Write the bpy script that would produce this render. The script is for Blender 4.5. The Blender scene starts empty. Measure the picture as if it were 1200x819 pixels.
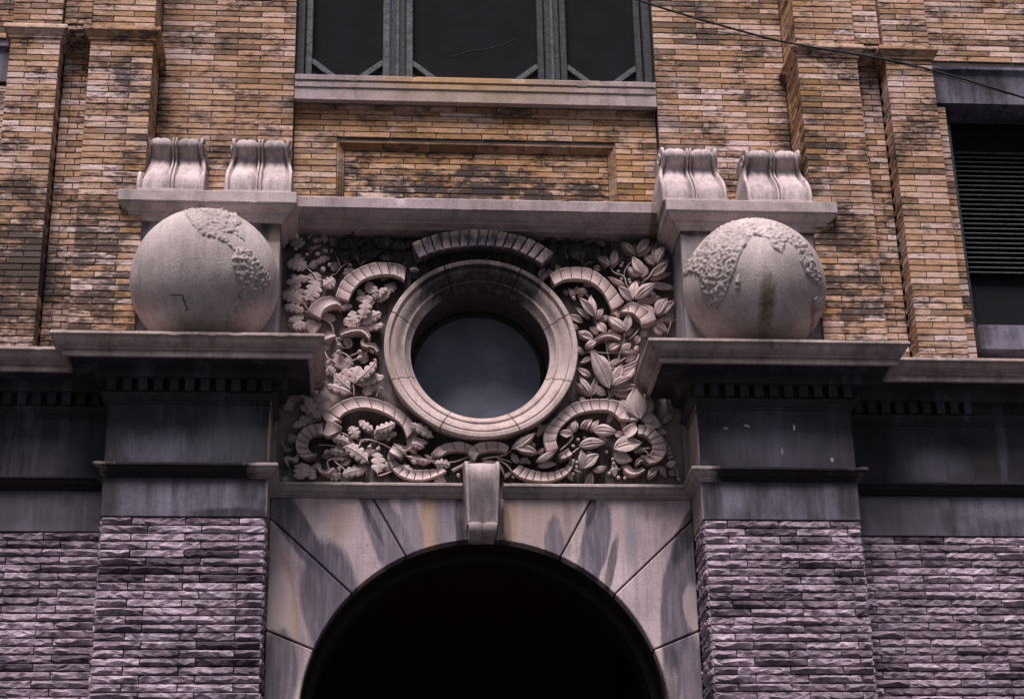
import bpy, bmesh, math, random
from mathutils import Vector, Matrix, noise
random.seed(7)
scene = bpy.context.scene
COL = scene.collection
R = math.radians

# ------------------------------------------------------------------ camera
cam_data = bpy.data.cameras.new('camera')
cam_data.sensor_width = 36.0
cam_data.lens = 66.99
cam_data.clip_start = 0.1
cam_data.clip_end = 2000.0
cam = bpy.data.objects.new('camera', cam_data)
COL.objects.link(cam)
rt = Vector((0.99694777, -0.07545279, -0.02005028)); up = Vector((-0.01246185, -0.40732355, 0.9131989)); bk = Vector((-0.07707036, -0.91016174, -0.40702059))
cm = Matrix((rt, up, bk)).transposed().to_4x4()
cm.translation = Vector((-0.845, -12.716, 1.6))
cam.matrix_world = cm
scene.camera = cam

# ------------------------------------------------------------------ light: overcast daylight from high in front
SUN_EL, SUN_AZ = R(64), R(194)          # azimuth clockwise from +Y
world = bpy.data.worlds.new('World')
scene.world = world
world.use_nodes = True
wn = world.node_tree.nodes; wl = world.node_tree.links
wn.clear()
sky = wn.new('ShaderNodeTexSky'); sky.sky_type = 'NISHITA'; sky.sun_disc = False
sky.sun_elevation = SUN_EL; sky.sun_rotation = SUN_AZ
sky.air_density = 1.0; sky.dust_density = 4.0; sky.ozone_density = 1.5
bg = wn.new('ShaderNodeBackground'); bg.inputs[1].default_value = 0.05
wo = wn.new('ShaderNodeOutputWorld')
wl.new(sky.outputs[0], bg.inputs[0]); wl.new(bg.outputs[0], wo.inputs[0])
sd = bpy.data.lights.new('sun', 'SUN'); sd.energy = 4.6; sd.angle = R(26); sd.color = (1.0, 0.91, 0.92)
sun = bpy.data.objects.new('sun', sd); COL.objects.link(sun)
dirv = Vector((math.sin(SUN_AZ) * math.cos(SUN_EL), math.cos(SUN_AZ) * math.cos(SUN_EL), math.sin(SUN_EL)))
sun.rotation_euler = dirv.to_track_quat('Z', 'Y').to_euler()
sun.location = dirv * 40
scene.view_settings.view_transform = 'Standard'
scene.view_settings.look = 'None'
scene.view_settings.exposure = 0.48
scene.view_settings.gamma = 1.0

# ------------------------------------------------------------------ material helpers
class NT:
    def __init__(s, name):
        s.m = bpy.data.materials.new(name); s.m.use_nodes = True
        s.n = s.m.node_tree.nodes; s.l = s.m.node_tree.links
        s.b = s.n['Principled BSDF']
        s.geo = s.n.new('ShaderNodeNewGeometry')
    def pos(s): return s.geo.outputs['Position']
    def put(s, sock, v):
        if hasattr(v, 'is_output') or hasattr(v, 'links'): s.l.new(v, sock)
        elif isinstance(v, (tuple, list)) and len(v) == 3 and len(sock.default_value) == 4: sock.default_value = (*v, 1)
        else: sock.default_value = v
    def scale(s, sx, sy, sz, off=(0, 0, 0)):
        mp = s.n.new('ShaderNodeMapping'); mp.inputs['Scale'].default_value = (sx, sy, sz); mp.inputs['Location'].default_value = off
        s.l.new(s.pos(), mp.inputs['Vector']); return mp.outputs[0]
    def noise(s, vec, sc, det=4, rough=.55, dist=0):
        t = s.n.new('ShaderNodeTexNoise'); t.inputs['Scale'].default_value = sc; t.inputs['Detail'].default_value = det
        t.inputs['Roughness'].default_value = rough; t.inputs['Distortion'].default_value = dist
        s.l.new(vec, t.inputs['Vector']); return t.outputs['Fac']
    def ramp(s, fac, stops, interp='LINEAR'):
        r = s.n.new('ShaderNodeValToRGB'); cr = r.color_ramp; cr.interpolation = interp
        while len(cr.elements) < len(stops): cr.elements.new(.5)
        for e, (p, c) in zip(cr.elements, stops):
            e.position = p; e.color = (*c, 1) if isinstance(c, tuple) else (c, c, c, 1)
        s.l.new(fac, r.inputs[0]); return r.outputs[0]
    def mix(s, f, a, b, mode='MIX'):
        x = s.n.new('ShaderNodeMix'); x.data_type = 'RGBA'; x.blend_type = mode
        s.put(x.inputs[0], f); s.put(x.inputs[6], a); s.put(x.inputs[7], b); return x.outputs[2]
    def math(s, op, a, b=0.0, clamp=False):
        x = s.n.new('ShaderNodeMath'); x.operation = op; x.use_clamp = clamp
        s.put(x.inputs[0], a); s.put(x.inputs[1], b); return x.outputs[0]
    def rand(s):  # one value per brick
        return s.n.new('ShaderNodeObjectInfo').outputs['Random']
    def flat(s):                                   # world position with the depth removed
        if not hasattr(s, '_f'):
            a = s.n.new('ShaderNodeSeparateXYZ'); c = s.n.new('ShaderNodeCombineXYZ'); s.l.new(s.pos(), a.inputs[0])
            s.l.new(a.outputs[0], c.inputs[0]); s.l.new(a.outputs[2], c.inputs[2]); s._f = c.outputs[0]
        return s._f
    def blob(s, cx, cz, rx, rz, rot=0, edge=.35, rag=.5, rs=6):   # ragged ellipse mask for stains and painted shade, 1 inside
        mp = s.n.new('ShaderNodeMapping'); mp.vector_type = 'TEXTURE'
        mp.inputs['Location'].default_value = (cx, 0, cz); mp.inputs['Rotation'].default_value = (0, R(rot), 0)
        mp.inputs['Scale'].default_value = (rx, 1, rz); s.l.new(s.flat(), mp.inputs['Vector'])
        ln = s.n.new('ShaderNodeVectorMath'); ln.operation = 'LENGTH'; s.l.new(mp.outputs[0], ln.inputs[0])
        n = s.noise(s.scale(1, 1, .22, (cx, 0, cz)), rs * 1.4, 7, .7)
        d = s.math('ADD', ln.outputs['Value'], s.math('MULTIPLY', s.math('SUBTRACT', n, .5), rag * 2))
        return s.math('DIVIDE', s.math('SUBTRACT', 1.0 + edge / 2, d), edge, True)
    def bump(s, h, strength=.4, dist=.01, prev=None):
        b = s.n.new('ShaderNodeBump'); b.inputs['Strength'].default_value = strength; b.inputs['Distance'].default_value = dist
        s.l.new(h, b.inputs['Height'])
        if prev is not None: s.l.new(prev, b.inputs['Normal'])
        return b.outputs[0]
    def done(s, col, rough=.85, nrm=None, spec=.25):
        s.put(s.b.inputs['Base Color'], col); s.put(s.b.inputs['Roughness'], rough)
        s.b.inputs['Specular IOR Level'].default_value = spec
        if nrm is not None: s.l.new(nrm, s.b.inputs['Normal'])
        return s.m

def limestone(name, light, dark, soot, soot_amt=.5, streak=.4, tint=(.20, .15, .08), tint_amt=.15, blobs=(), bump=.5, sfl=.55):
    t = NT(name)
    n1 = t.noise(t.scale(1, 1, 1), 2.3, 6, .6)
    col = t.mix(t.ramp(n1, [(.36, 0.0), (.64, 1.0)]), dark, light)
    gr = t.noise(t.scale(1, 1, 1), 80, 4, .75)
    col = t.mix(.55, col, t.ramp(gr, [(.3, (.30, .29, .29)), (.5, (.52, .51, .51)), (.72, (.80, .79, .80))]), 'OVERLAY')
    st = t.noise(t.scale(9, 9, .55), 1.6, 7, .65)
    col = t.mix(t.math('MULTIPLY', t.ramp(st, [(.48, 0.0), (.68, 1.0)]), streak), col, soot)
    tn = t.noise(t.scale(5, 5, .5, (7, 3, 1)), 1.1, 5, .6)
    col = t.mix(t.math('MULTIPLY', t.ramp(tn, [(.55, 0.0), (.72, 1.0)]), tint_amt), col, tint)
    sn = t.noise(t.scale(1, 1, .8, (3, 1, 9)), 3.1, 8, .68)
    col = t.mix(t.math('MULTIPLY', t.ramp(sn, [(.52, 0.0), (.66, 1.0)]), soot_amt), col, soot)
    pits = t.noise(t.scale(1, 1, 1, (5, 5, 5)), 34, 3, .6)
    col = t.mix(t.math('MULTIPLY', t.ramp(pits, [(.64, 0.0), (.72, 1.0)]), .45), col, soot)
    sf = t.ramp(t.noise(t.scale(14, 14, 1.6), 1.7, 6, .7), [(.30, sfl), (.55, 1.0)])
    for (args, c, a) in blobs:
        col = t.mix(t.math('MULTIPLY', t.math('MULTIPLY', t.blob(*args), a), sf), col, c)
    b = t.bump(gr, bump, .006)
    b = t.bump(n1, .5, .02, b)
    return t.done(col, .9, b)

SOOT = (.028, .022, .024)
M = {}
M['pale_stone'] = limestone('pale_limestone', (.46, .385, .385), (.30, .245, .245), SOOT, .35, .22)
M['bracket_stone'] = limestone('pale_bracket_stone', (.52, .43, .43), (.33, .27, .27), SOOT, .4, .35)
M['cornice_stone'] = limestone('weathered_cornice_stone', (.42, .33, .32), (.24, .185, .175), SOOT, .4, .35)
M['upper_ledge_stone'] = limestone('mauve_ledge_stone', (.37, .30, .31), (.23, .185, .195), SOOT, .35, .3,
    blobs=[((0.05, 9.50, .9, .16, 0, .9, .5, 4), (.30, .21, .10), .5), ((-.15, 9.56, .5, .07, 0, .9, .5, 5), (.42, .23, .07), .6),
           ((1.335, 8.26, .05, .30, 0, .4, .3, 9), (.10, .07, .03), .8)])
M['slab_stone'] = limestone('pedestal_slab_stone', (.30, .27, .28), (.19, .165, .175), SOOT, .35, .35, (.24, .18, .16), .3,
    blobs=[((-1.53, 8.03, .11, .09, 0, .3, .5, 9), SOOT, .95), ((-1.50, 7.9, .05, .22, 0, .5, .4, 9), (.28, .20, .16), .4), ((-2.46, 8.0, .05, .16, 20, .5, .4, 9), (.05, .045, .06), .8),
           ((1.58, 8.10, .17, .05, 0, .3, .5, 9), SOOT, .95), ((2.42, 8.12, .16, .05, 0, .3, .5, 9), SOOT, .95), ((1.60, 7.95, .05, .16, 0, .5, .4, 9), (.26, .19, .15), .4)])
M['globe_stone'] = limestone('carved_globe_stone', (.50, .43, .42), (.36, .30, .295), (.10, .08, .075), .25, .28, (.22, .19, .11), .25,
    blobs=[((1.955, 7.30, .05, .17, 0, .9, .9, 22), (.10, .05, .012), .85), ((2.36, 7.2, .03, .16, -22, .6, .6, 14), (.13, .07, .02), .7),
           ((-1.95, 7.62, .24, .22, 0, 1.2, .5, 6), (.20, .165, .165), .45), ((2.15, 7.5, .18, .22, 0, 1.2, .5, 6), (.22, .18, .18), .45), ((2.1, 7.1, .5, .12, 0, .8, .4, 6), (.18, .15, .09), .4),
           ((-1.95, 7.09, .5, .10, 0, .8, .4, 6), (.20, .165, .10), .4)], bump=1.0)
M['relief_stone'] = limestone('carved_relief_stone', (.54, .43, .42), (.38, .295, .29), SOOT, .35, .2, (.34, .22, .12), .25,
    blobs=[((0, 8.16, 1.15, .17, 0, .5, .55, 5), (.022, .018, .018), .96), ((-.65, 7.98, .42, .17, 25, .5, .5, 6), (.03, .024, .024), .9),  # dark blobs in the upper relief: soot and painted shade together
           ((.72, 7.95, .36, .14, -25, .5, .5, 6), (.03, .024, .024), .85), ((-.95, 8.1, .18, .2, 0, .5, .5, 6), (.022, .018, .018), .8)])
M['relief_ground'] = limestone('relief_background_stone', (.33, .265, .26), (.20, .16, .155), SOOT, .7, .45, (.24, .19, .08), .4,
    blobs=[((0, 8.05, 1.3, .35, 0, .4, .5, 5), (.016, .013, .013), .97), ((-.78, 7.70, .42, .42, 15, .5, .5, 6), (.018, .015, .015), .95), ((-.86, 7.25, .2, .35, 0, .5, .5, 6), (.018, .015, .015), .9), ((.84, 7.2, .16, .35, 0, .5, .5, 6), (.018, .015, .015), .9), ((.75, 7.7, .45, .36, -15, .5, .5, 6), (.018, .015, .015), .95),  # dark blobs: soot plus shade painted into the sunk ground
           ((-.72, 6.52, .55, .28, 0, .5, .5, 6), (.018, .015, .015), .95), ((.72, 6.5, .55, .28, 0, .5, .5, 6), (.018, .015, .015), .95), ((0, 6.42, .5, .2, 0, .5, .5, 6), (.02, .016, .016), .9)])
M['ribbon_stone'] = limestone('carved_ribbon_stone', (.54, .42, .41), (.42, .32, .31), (.06, .045, .06), .25, .18, (.40, .22, .12), .2,
    blobs=[((0, 8.03, .70, .17, 0, .4, .9, 9), (.045, .037, .058), .9), ((0, 6.40, .95, .05, 0, .6, .8, 9), (.05, .04, .06), .6)])  # upper blob: soot and painted shade on the top ribbon
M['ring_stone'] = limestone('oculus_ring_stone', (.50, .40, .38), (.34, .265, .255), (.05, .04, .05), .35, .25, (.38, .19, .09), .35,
    blobs=[((0, 7.93, .64, .36, 0, .35, .35, 8), (.018, .014, .017), .97)], sfl=.85)  # dark blob paints the shade on the ring's upper, down-facing mouldings
M['frieze_stone'] = limestone('soot_and_shade_frieze_stone', (.050, .044, .054), (.020, .017, .021), (.018, .015, .018), .6, .55, (.12, .115, .16), .7,
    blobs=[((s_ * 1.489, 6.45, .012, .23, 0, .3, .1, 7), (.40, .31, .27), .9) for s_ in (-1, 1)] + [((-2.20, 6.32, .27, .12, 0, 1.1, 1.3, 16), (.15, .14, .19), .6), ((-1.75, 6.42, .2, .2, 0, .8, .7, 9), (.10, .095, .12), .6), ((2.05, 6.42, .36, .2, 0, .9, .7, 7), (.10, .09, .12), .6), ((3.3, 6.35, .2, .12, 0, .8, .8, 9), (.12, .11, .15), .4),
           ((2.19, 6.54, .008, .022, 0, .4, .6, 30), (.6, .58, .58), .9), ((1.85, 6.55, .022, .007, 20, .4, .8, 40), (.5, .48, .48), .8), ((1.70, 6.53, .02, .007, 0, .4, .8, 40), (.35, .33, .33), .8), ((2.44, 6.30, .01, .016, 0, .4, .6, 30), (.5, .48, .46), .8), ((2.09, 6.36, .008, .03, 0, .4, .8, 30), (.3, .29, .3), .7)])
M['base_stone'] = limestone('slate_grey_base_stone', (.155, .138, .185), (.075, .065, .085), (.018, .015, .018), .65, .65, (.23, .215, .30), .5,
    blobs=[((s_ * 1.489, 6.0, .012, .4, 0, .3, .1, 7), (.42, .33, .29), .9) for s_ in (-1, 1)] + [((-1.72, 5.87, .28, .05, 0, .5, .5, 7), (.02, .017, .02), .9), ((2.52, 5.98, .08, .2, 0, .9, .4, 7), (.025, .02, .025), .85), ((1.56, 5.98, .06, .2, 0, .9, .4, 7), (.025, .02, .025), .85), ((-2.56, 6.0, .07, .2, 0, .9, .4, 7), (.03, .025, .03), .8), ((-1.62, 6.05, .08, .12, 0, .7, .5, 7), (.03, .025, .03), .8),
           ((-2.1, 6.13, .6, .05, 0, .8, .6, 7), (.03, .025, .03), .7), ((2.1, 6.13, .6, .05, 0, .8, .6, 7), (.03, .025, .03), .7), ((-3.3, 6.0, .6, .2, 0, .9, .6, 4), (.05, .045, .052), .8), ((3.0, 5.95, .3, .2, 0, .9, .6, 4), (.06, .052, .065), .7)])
MAUVE, SLATE, TAN, BLACKST = (.47, .375, .39), (.09, .078, .108), (.32, .215, .15), (.03, .025, .035)
arch_blobs = [
    ((-1.36, 5.98, .10, .50, -32, .18, .22, 9), SLATE, .95), ((-1.05, 5.35, .20, .48, -8, .18, .25, 8), SLATE, .92), ((-1.42, 5.38, .13, .42, -10, .15, .3, 9), (.38, .25, .18), .9), ((-1.44, 5.40, .12, .40, -10, .25, .3, 9), (.48, .385, .39), .95),
    ((-.66, 5.86, .13, .40, -22, .2, .4, 9), SLATE, .85), ((-.93, 5.3, .05, .30, 35, .2, .25, 9), MAUVE, .9), ((-.36, 5.95, .09, .34, 0, .4, .6, 12), TAN, .9), ((-.50, 5.95, .06, .30, -12, .4, .6, 12), (.16, .135, .175), .8), ((-.24, 5.92, .10, .34, 0, .4, .6, 12), (.15, .13, .165), .85),
    ((-.145, 5.95, .05, .35, 0, .3, .4, 12), BLACKST, .95), ((.15, 5.85, .05, .22, 0, .3, .4, 12), BLACKST, .95), ((.45, 6.0, .22, .32, 0, .5, .4, 9), (.33, .245, .215), .7),
    ((.50, 5.80, .07, .20, 0, .3, .6, 14), SLATE, .85), ((.78, 5.78, .10, .36, 14, .15, .25, 12), SLATE, .95), ((.77, 6.05, .03, .14, 14, .3, .3, 12), BLACKST, .85), ((.90, 5.65, .03, .22, 12, .3, .3, 12), BLACKST, .8),
    ((1.05, 5.9, .05, .30, 0, .7, .5, 12), (.20, .18, .21), .7), ((1.36, 5.40, .12, .52, 8, .15, .3, 10), SLATE, .92), ((1.43, 5.85, .06, .22, 20, .3, .3, 12), BLACKST, .8), ((1.45, 5.35, .06, .16, 0, .3, .6, 12), (.43, .345, .36), .85),
    ((.20, 6.0, .05, .2, 0, .5, .6, 12), (.35, .22, .15), .7), ((-.80, 6.0, .02, .25, -26, .4, .5, 14), BLACKST, .7), ((.60, 5.98, .03, .25, 0, .6, .6, 12), (.20, .16, .16), .7), ((-1.0, 5.95, .1, .15, 0, .8, .6, 9), (.36, .25, .19), .45), ((1.22, 6.05, .15, .08, 0, .8, .7, 20), (.15, .12, .12), .7), ((1.28, 4.85, .06, .25, 0, .3, .4, 12), BLACKST, .7), ((1.42, 4.85, .1, .3, 0, .3, .3, 9), SLATE, .8), ((-1.40, 4.9, .14, .28, 0, .2, .3, 9), SLATE, .85)]
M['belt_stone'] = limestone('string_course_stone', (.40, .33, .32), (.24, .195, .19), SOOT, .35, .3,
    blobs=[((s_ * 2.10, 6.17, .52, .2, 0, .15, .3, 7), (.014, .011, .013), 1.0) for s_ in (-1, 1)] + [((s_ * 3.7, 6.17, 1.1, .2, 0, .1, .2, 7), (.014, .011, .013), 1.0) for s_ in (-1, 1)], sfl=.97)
M['arch_stone'] = limestone('stained_arch_stone', (.50, .40, .42), (.35, .275, .29), (.06, .05, .065), .35, .42, (.30, .21, .19), .35, blobs=arch_blobs, bump=.7)
M['keystone_stone'] = limestone('keystone_stone', (.44, .365, .37), (.31, .25, .255), SOOT, .35, .35,
    blobs=[((0, 6.02, .10, .18, 0, .6, .6, 10), (.06, .05, .05), .8)])

def brick_mat(name, stops, soot_amt, bright=1.0, soot_scale=3.0, blobs=()):
    t = NT(name)
    r = t.rand()
    lo = t.noise(t.scale(1, 1, 1), .9, 3, .5)
    fac = t.math('ADD', t.math('ADD', t.math('MULTIPLY', r, .76), .10), t.math('MULTIPLY', t.math('SUBTRACT', lo, .5), .9), True)
    col = t.ramp(fac, [(p, tuple(v * bright for v in c)) for p, c in stops])
    gr = t.noise(t.scale(1, 1, 1), 70, 4, .7)
    sm = t.noise(t.scale(1, 1, 2.5), 12, 4, .6)
    col = t.mix(.5, col, t.ramp(sm, [(.3, .3), (.5, .52), (.75, .78)]), 'OVERLAY')
    col = t.mix(.5, col, t.ramp(gr, [(.3, .34), (.5, .52), (.7, .72)]), 'OVERLAY')
    # lime bloom: pale mauve wash that lies over whole patches of brick
    bl = t.noise(t.scale(1, 1, 1.6, (11, 0, 4)), 2.2, 5, .65)
    col = t.mix(t.math('MULTIPLY', t.ramp(bl, [(.50, 0.0), (.70, 1.0)]), .50), col, (.50, .40, .41))
    so = t.noise(t.scale(1, 1, 1.8, (2, 8, 5)), soot_scale, 8, .72)
    so2 = t.noise(t.scale(1, 1, 3.5, (4, 1, 1)), 15, 6, .7)
    s_ = t.math('ADD', t.math('MULTIPLY', so, .65), t.math('MULTIPLY', so2, .45))
    for bl_ in blobs: s_ = t.math('ADD', s_, t.math('MULTIPLY', t.blob(*bl_), .065))
    col = t.mix(t.math('MULTIPLY', t.ramp(s_, [(.54, 0.0), (.64, 1.0)]), soot_amt), col, (.03, .021, .02))
    b = t.bump(gr, .5, .004); b = t.bump(sm, .5, .01, b)
    return t.done(col, .85, b), t
BST = [(.0, (.09, .06, .045)), (.14, (.18, .11, .07)), (.30, (.30, .17, .10)), (.5, (.38, .225, .145)), (.68, (.45, .295, .225)), (.86, (.52, .375, .335)), (1.0, (.60, .465, .455))]
OST = [(.0, (.09, .055, .035)), (.14, (.22, .12, .05)), (.34, (.34, .18, .085)), (.6, (.39, .23, .13)), (.8, (.45, .29, .195)), (1.0, (.54, .41, .35))]
BB = [(-2.75, 7.75, .5, .55, 0, .6, .4, 5), (2.65, 7.75, .35, .5, 0, .6, .4, 5), (2.0, 8.75, .9, .12, 0, .6, .5, 5), (-1.9, 8.85, .6, .10, 0, .6, .5, 5), (-3.4, 7.7, .3, .7, 0, .6, .4, 5), (2.45, 9.0, .12, .7, 0, .6, .5, 5), (-2.55, 9.1, .2, .5, 0, .6, .5, 5)]
M['brick'] = brick_mat('buff_roman_brick', BST, .9, blobs=BB)[0]
M['brick_orange'] = brick_mat('orange_roman_brick', OST, .75)[0]
M['brick_frame'] = brick_mat('brown_moulded_brick', [(p, (c[0] * .55, c[1] * .55, c[2] * .6)) for p, c in OST], .8)[0]
M['brick_panel'] = brick_mat('soot_blotched_brick', OST, .95, .95, 4.5, blobs=[(.35, 8.62, .9, .14, 0, .5, .5, 6), (-.2, 8.72, 1.0, .12, 0, .5, .6, 6)])[0]
def simple(name, col, rough=.8, n=.3, sc=25, spec=.25, metal=0):
    t = NT(name); g = t.noise(t.scale(1, 1, 1), sc, 6, .65)
    c = t.mix(t.ramp(g, [(.35, 0.0), (.65, 1.0)]), tuple(v * (1 - n) for v in col), tuple(v * (1 + n) for v in col))
    t.b.inputs['Metallic'].default_value = metal
    return t.done(c, rough, t.bump(g, .4, .004), spec)
M['reveal_stone'] = simple('shade_dark_reveal_stone', (.05, .04, .042))  # dark colour paints the shade inside the round window's recess
M['mortar'] = simple('dark_mortar', (.035, .026, .026))
M['dark_mortar'] = simple('sooty_mortar', (.02, .016, .02))
def rock_mat():
    t = NT('rock_faced_mauve_stone'); r = t.rand()
    col = t.ramp(r, [(.0, (.08, .055, .075)), (.18, (.25, .185, .235)), (.6, (.37, .28, .35)), (1.0, (.52, .405, .49))])
    g = t.noise(t.scale(1, 1, 2.6, (.3, 0, 0)), 17, 7, .75)
    col = t.mix(.85, col, t.ramp(g, [(.32, .14), (.5, .5), (.68, .86)]), 'OVERLAY')
    so = t.noise(t.scale(1, 1, 1.6, (4, 4, 2)), 3.4, 8, .7)
    col = t.mix(t.math('MULTIPLY', t.ramp(so, [(.50, 0.0), (.66, 1.0)]), .75), col, (.03, .024, .03))
    g2 = t.noise(t.scale(1, 1, 1.5), 60, 5, .7)
    b = t.bump(g, 1.0, .022); b = t.bump(g2, .9, .008, b)
    return t.done(col, .9, b)
M['rock'] = rock_mat()
M['window_wood'] = simple('peeling_dark_wood', (.022, .024, .028), .7, .55, 30)
M['window_worn'] = simple('worn_grey_wood', (.065, .07, .078), .75, .5, 30)
M['door_wood'] = simple('stained_and_shade_dark_wood', (.012, .007, .007), .7, .3, 10)
M['vestibule'] = simple('shade_dark_plaster', (.055, .018, .018), .95, .3, 8)  # dark paint stands in for the shade inside the doorway
M['lead'] = simple('grey_weathered_lead', (.16, .15, .165), .6, .3, 12)
M['cable'] = simple('black_rubber_cable', (.012, .012, .014), .6, .2)
M['asphalt'] = simple('asphalt_ground', (.05, .05, .052), .9, .2, 40)
M['pavement'] = simple('worn_bluestone_pavement', (.07, .07, .075), .9, .2, 14)
def glass_mat(name, col, streak, rough=.35, spec=.25):
    t = NT(name); g = t.noise(t.scale(1, 1, 1), 5, 7, .6); f = t.noise(t.scale(1, 1, 1), 160, 2, .6)
    c = t.mix(t.ramp(g, [(.35, 0.0), (.7, 1.0)]), col, streak)
    c = t.mix(.35, c, t.ramp(f, [(.35, .3), (.65, .7)]), 'OVERLAY')
    return t.done(c, rough, t.bump(g, .1, .01), spec)
M['oculus_glass'] = glass_mat('dusty_blue_glass', (.105, .11, .15), (.16, .165, .21), .6)
M['screen'] = glass_mat('dark_screened_glass', (.012, .011, .013), (.016, .015, .019), .9, .03)

# ------------------------------------------------------------------ object helpers
def link_mesh(name, verts, faces, mat, parent=None, smooth=False, loc=None):
    me = bpy.data.meshes.new(name); me.from_pydata([tuple(v) for v in verts], [], faces)
    me.validate(); me.update()
    bm = bmesh.new(); bm.from_mesh(me); bmesh.ops.recalc_face_normals(bm, faces=bm.faces[:]); bm.to_mesh(me); bm.free()
    if smooth: me.polygons.foreach_set('use_smooth', [True] * len(me.polygons))
    me.materials.append(mat)
    o = bpy.data.objects.new(name, me); COL.objects.link(o)
    if parent: o.parent = parent
    if loc: o.location = loc
    return o
def inst(name, mesh, parent, mtx):
    o = bpy.data.objects.new(name, mesh); COL.objects.link(o); o.parent = parent; o.matrix_local = mtx; return o
def thing(name, label, cat, group=None):
    o = bpy.data.objects.new(name, None); COL.objects.link(o); o.empty_display_size = .1
    o['label'] = label; o['category'] = cat
    if group: o['group'] = group
    return o
def auto_smooth(o, ang=35):
    me = o.data; bm = bmesh.new(); bm.from_mesh(me)
    for f in bm.faces: f.smooth = True
    for e in bm.edges:
        e.smooth = not (len(e.link_faces) == 2 and e.calc_face_angle(0) > R(ang))
    bm.to_mesh(me); bm.free(); return o
def bevel(o, w=.004, seg=1, ang=30):
    me = o.data; bm = bmesh.new(); bm.from_mesh(me)
    es = [e for e in bm.edges if len(e.link_faces) == 2 and e.calc_face_angle(0) > R(ang)]
    bmesh.ops.bevel(bm, geom=es, offset=w, segments=seg, affect='EDGES', clamp_overlap=True)
    bm.to_mesh(me); bm.free(); return o
def box_v(x0, x1, y0, y1, z0, z1):
    v = [(x, y, z) for z in (z0, z1) for y in (y0, y1) for x in (x0, x1)]
    f = [(0, 1, 3, 2), (4, 6, 7, 5), (0, 4, 5, 1), (2, 3, 7, 6), (0, 2, 6, 4), (1, 5, 7, 3)]
    return v, f
def box(name, x0, x1, y0, y1, z0, z1, mat, parent=None, bev=.004):
    v, f = box_v(min(x0, x1), max(x0, x1), y0, y1, z0, z1); o = link_mesh(name, v, f, mat, parent)
    if bev: bevel(o, bev)
    return o
def sweep(name, path, prof, mat, parent, ang=28):
    """closed profile (offset outward, z) along a plan polyline (X, Y); outward is to the right of travel"""
    P = [Vector(p) for p in path]; n = len(P); V = []; F = []; k = len(prof)
    rings = []
    for i in range(n):
        def nor(a, b): d = (b - a).normalized(); return Vector((d.y, -d.x))
        if i == 0: m = nor(P[0], P[1])
        elif i == n - 1: m = nor(P[-2], P[-1])
        else:
            a, b = nor(P[i - 1], P[i]), nor(P[i], P[i + 1]); m = (a + b) / (1 + a.dot(b))
        rings.append([Vector((P[i].x + m.x * o, P[i].y + m.y * o, z)) for (o, z) in prof])
    full = []
    for i in range(n - 1):
        st = max(1, int((P[i + 1] - P[i]).length / .035))
        for q in range(st): full.append([a.lerp(b, q / st) for a, b in zip(rings[i], rings[i + 1])])
    full.append(rings[-1]); n = len(full); mo = max(o for o, z in prof); cx_ = sum(z for o, z in prof) / k
    for r_ in full:
        for (o, z), v in zip(prof, r_):
            if o > 0.0:      # worn arrises: slight waviness and a few chips
                w = noise.noise(v * 2.1) * .0018 + noise.noise(v * 9) * .0010
                ch = max(0, noise.noise(v * 12.7 + Vector((3, 7, 1))) - .40) * (.035 if o > mo * .8 else .008)
                v.z += w - (ch * .35 if z > cx_ else -ch * .35); v.y += w + ch
            V.append(tuple(v))
    for i in range(n - 1):
        for j in range(k):
            a, b = i * k + j, i * k + (j + 1) % k; F.append((a, b, b + k, a + k))
    F.append(tuple(range(k))); F.append(tuple(reversed(range((n - 1) * k, n * k))))
    return auto_smooth(link_mesh(name, V, F, mat, parent), ang)
def tube(name, pts, r, mat, parent=None, seg=8, taper=1.0, sub=4):
    pts = spline([Vector(p) for p in pts], sub); V = []; F = []; n = len(pts)
    for i, p in enumerate(pts):
        d = (pts[min(i + 1, n - 1)] - pts[max(i - 1, 0)]).normalized()
        a = d.cross(Vector((0, 1, .01))).normalized(); b = d.cross(a)
        rr = r * (1 + (taper - 1) * i / (n - 1))
        for s in range(seg):
            t = 2 * math.pi * s / seg; V.append(p + a * (rr * math.cos(t)) + b * (rr * math.sin(t)))
    for i in range(n - 1):
        for s in range(seg):
            F.append((i * seg + s, i * seg + (s + 1) % seg, (i + 1) * seg + (s + 1) % seg, (i + 1) * seg + s))
    F.append(tuple(range(seg))); F.append(tuple(reversed(range((n - 1) * seg, n * seg))))
    return link_mesh(name, V, F, mat, parent, True)
def spline(p, sub=4):
    if len(p) < 3:
        return [p[0].lerp(p[1], i / sub) for i in range(sub + 1)]
    out = []
    q = [p[0] * 2 - p[1]] + list(p) + [p[-1] * 2 - p[-2]]
    for i in range(1, len(q) - 2):
        a, b, c, d = q[i - 1], q[i], q[i + 1], q[i + 2]
        for j in range(sub):
            t = j / sub
            out.append(.5 * ((2 * b) + (c - a) * t + (2 * a - 5 * b + 4 * c - d) * t * t + (3 * b - a - 3 * c + d) * t ** 3))
    out.append(p[-1].copy()); return out
def resample(p, n):
    L = [0]
    for a, b in zip(p, p[1:]): L.append(L[-1] + (b - a).length)
    out = []; j = 0
    for i in range(n):
        s = L[-1] * i / (n - 1)
        while j < len(L) - 2 and L[j + 1] < s: j += 1
        t = (s - L[j]) / max(L[j + 1] - L[j], 1e-9); out.append(p[j].lerp(p[j + 1], min(1, t)))
    return out

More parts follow.
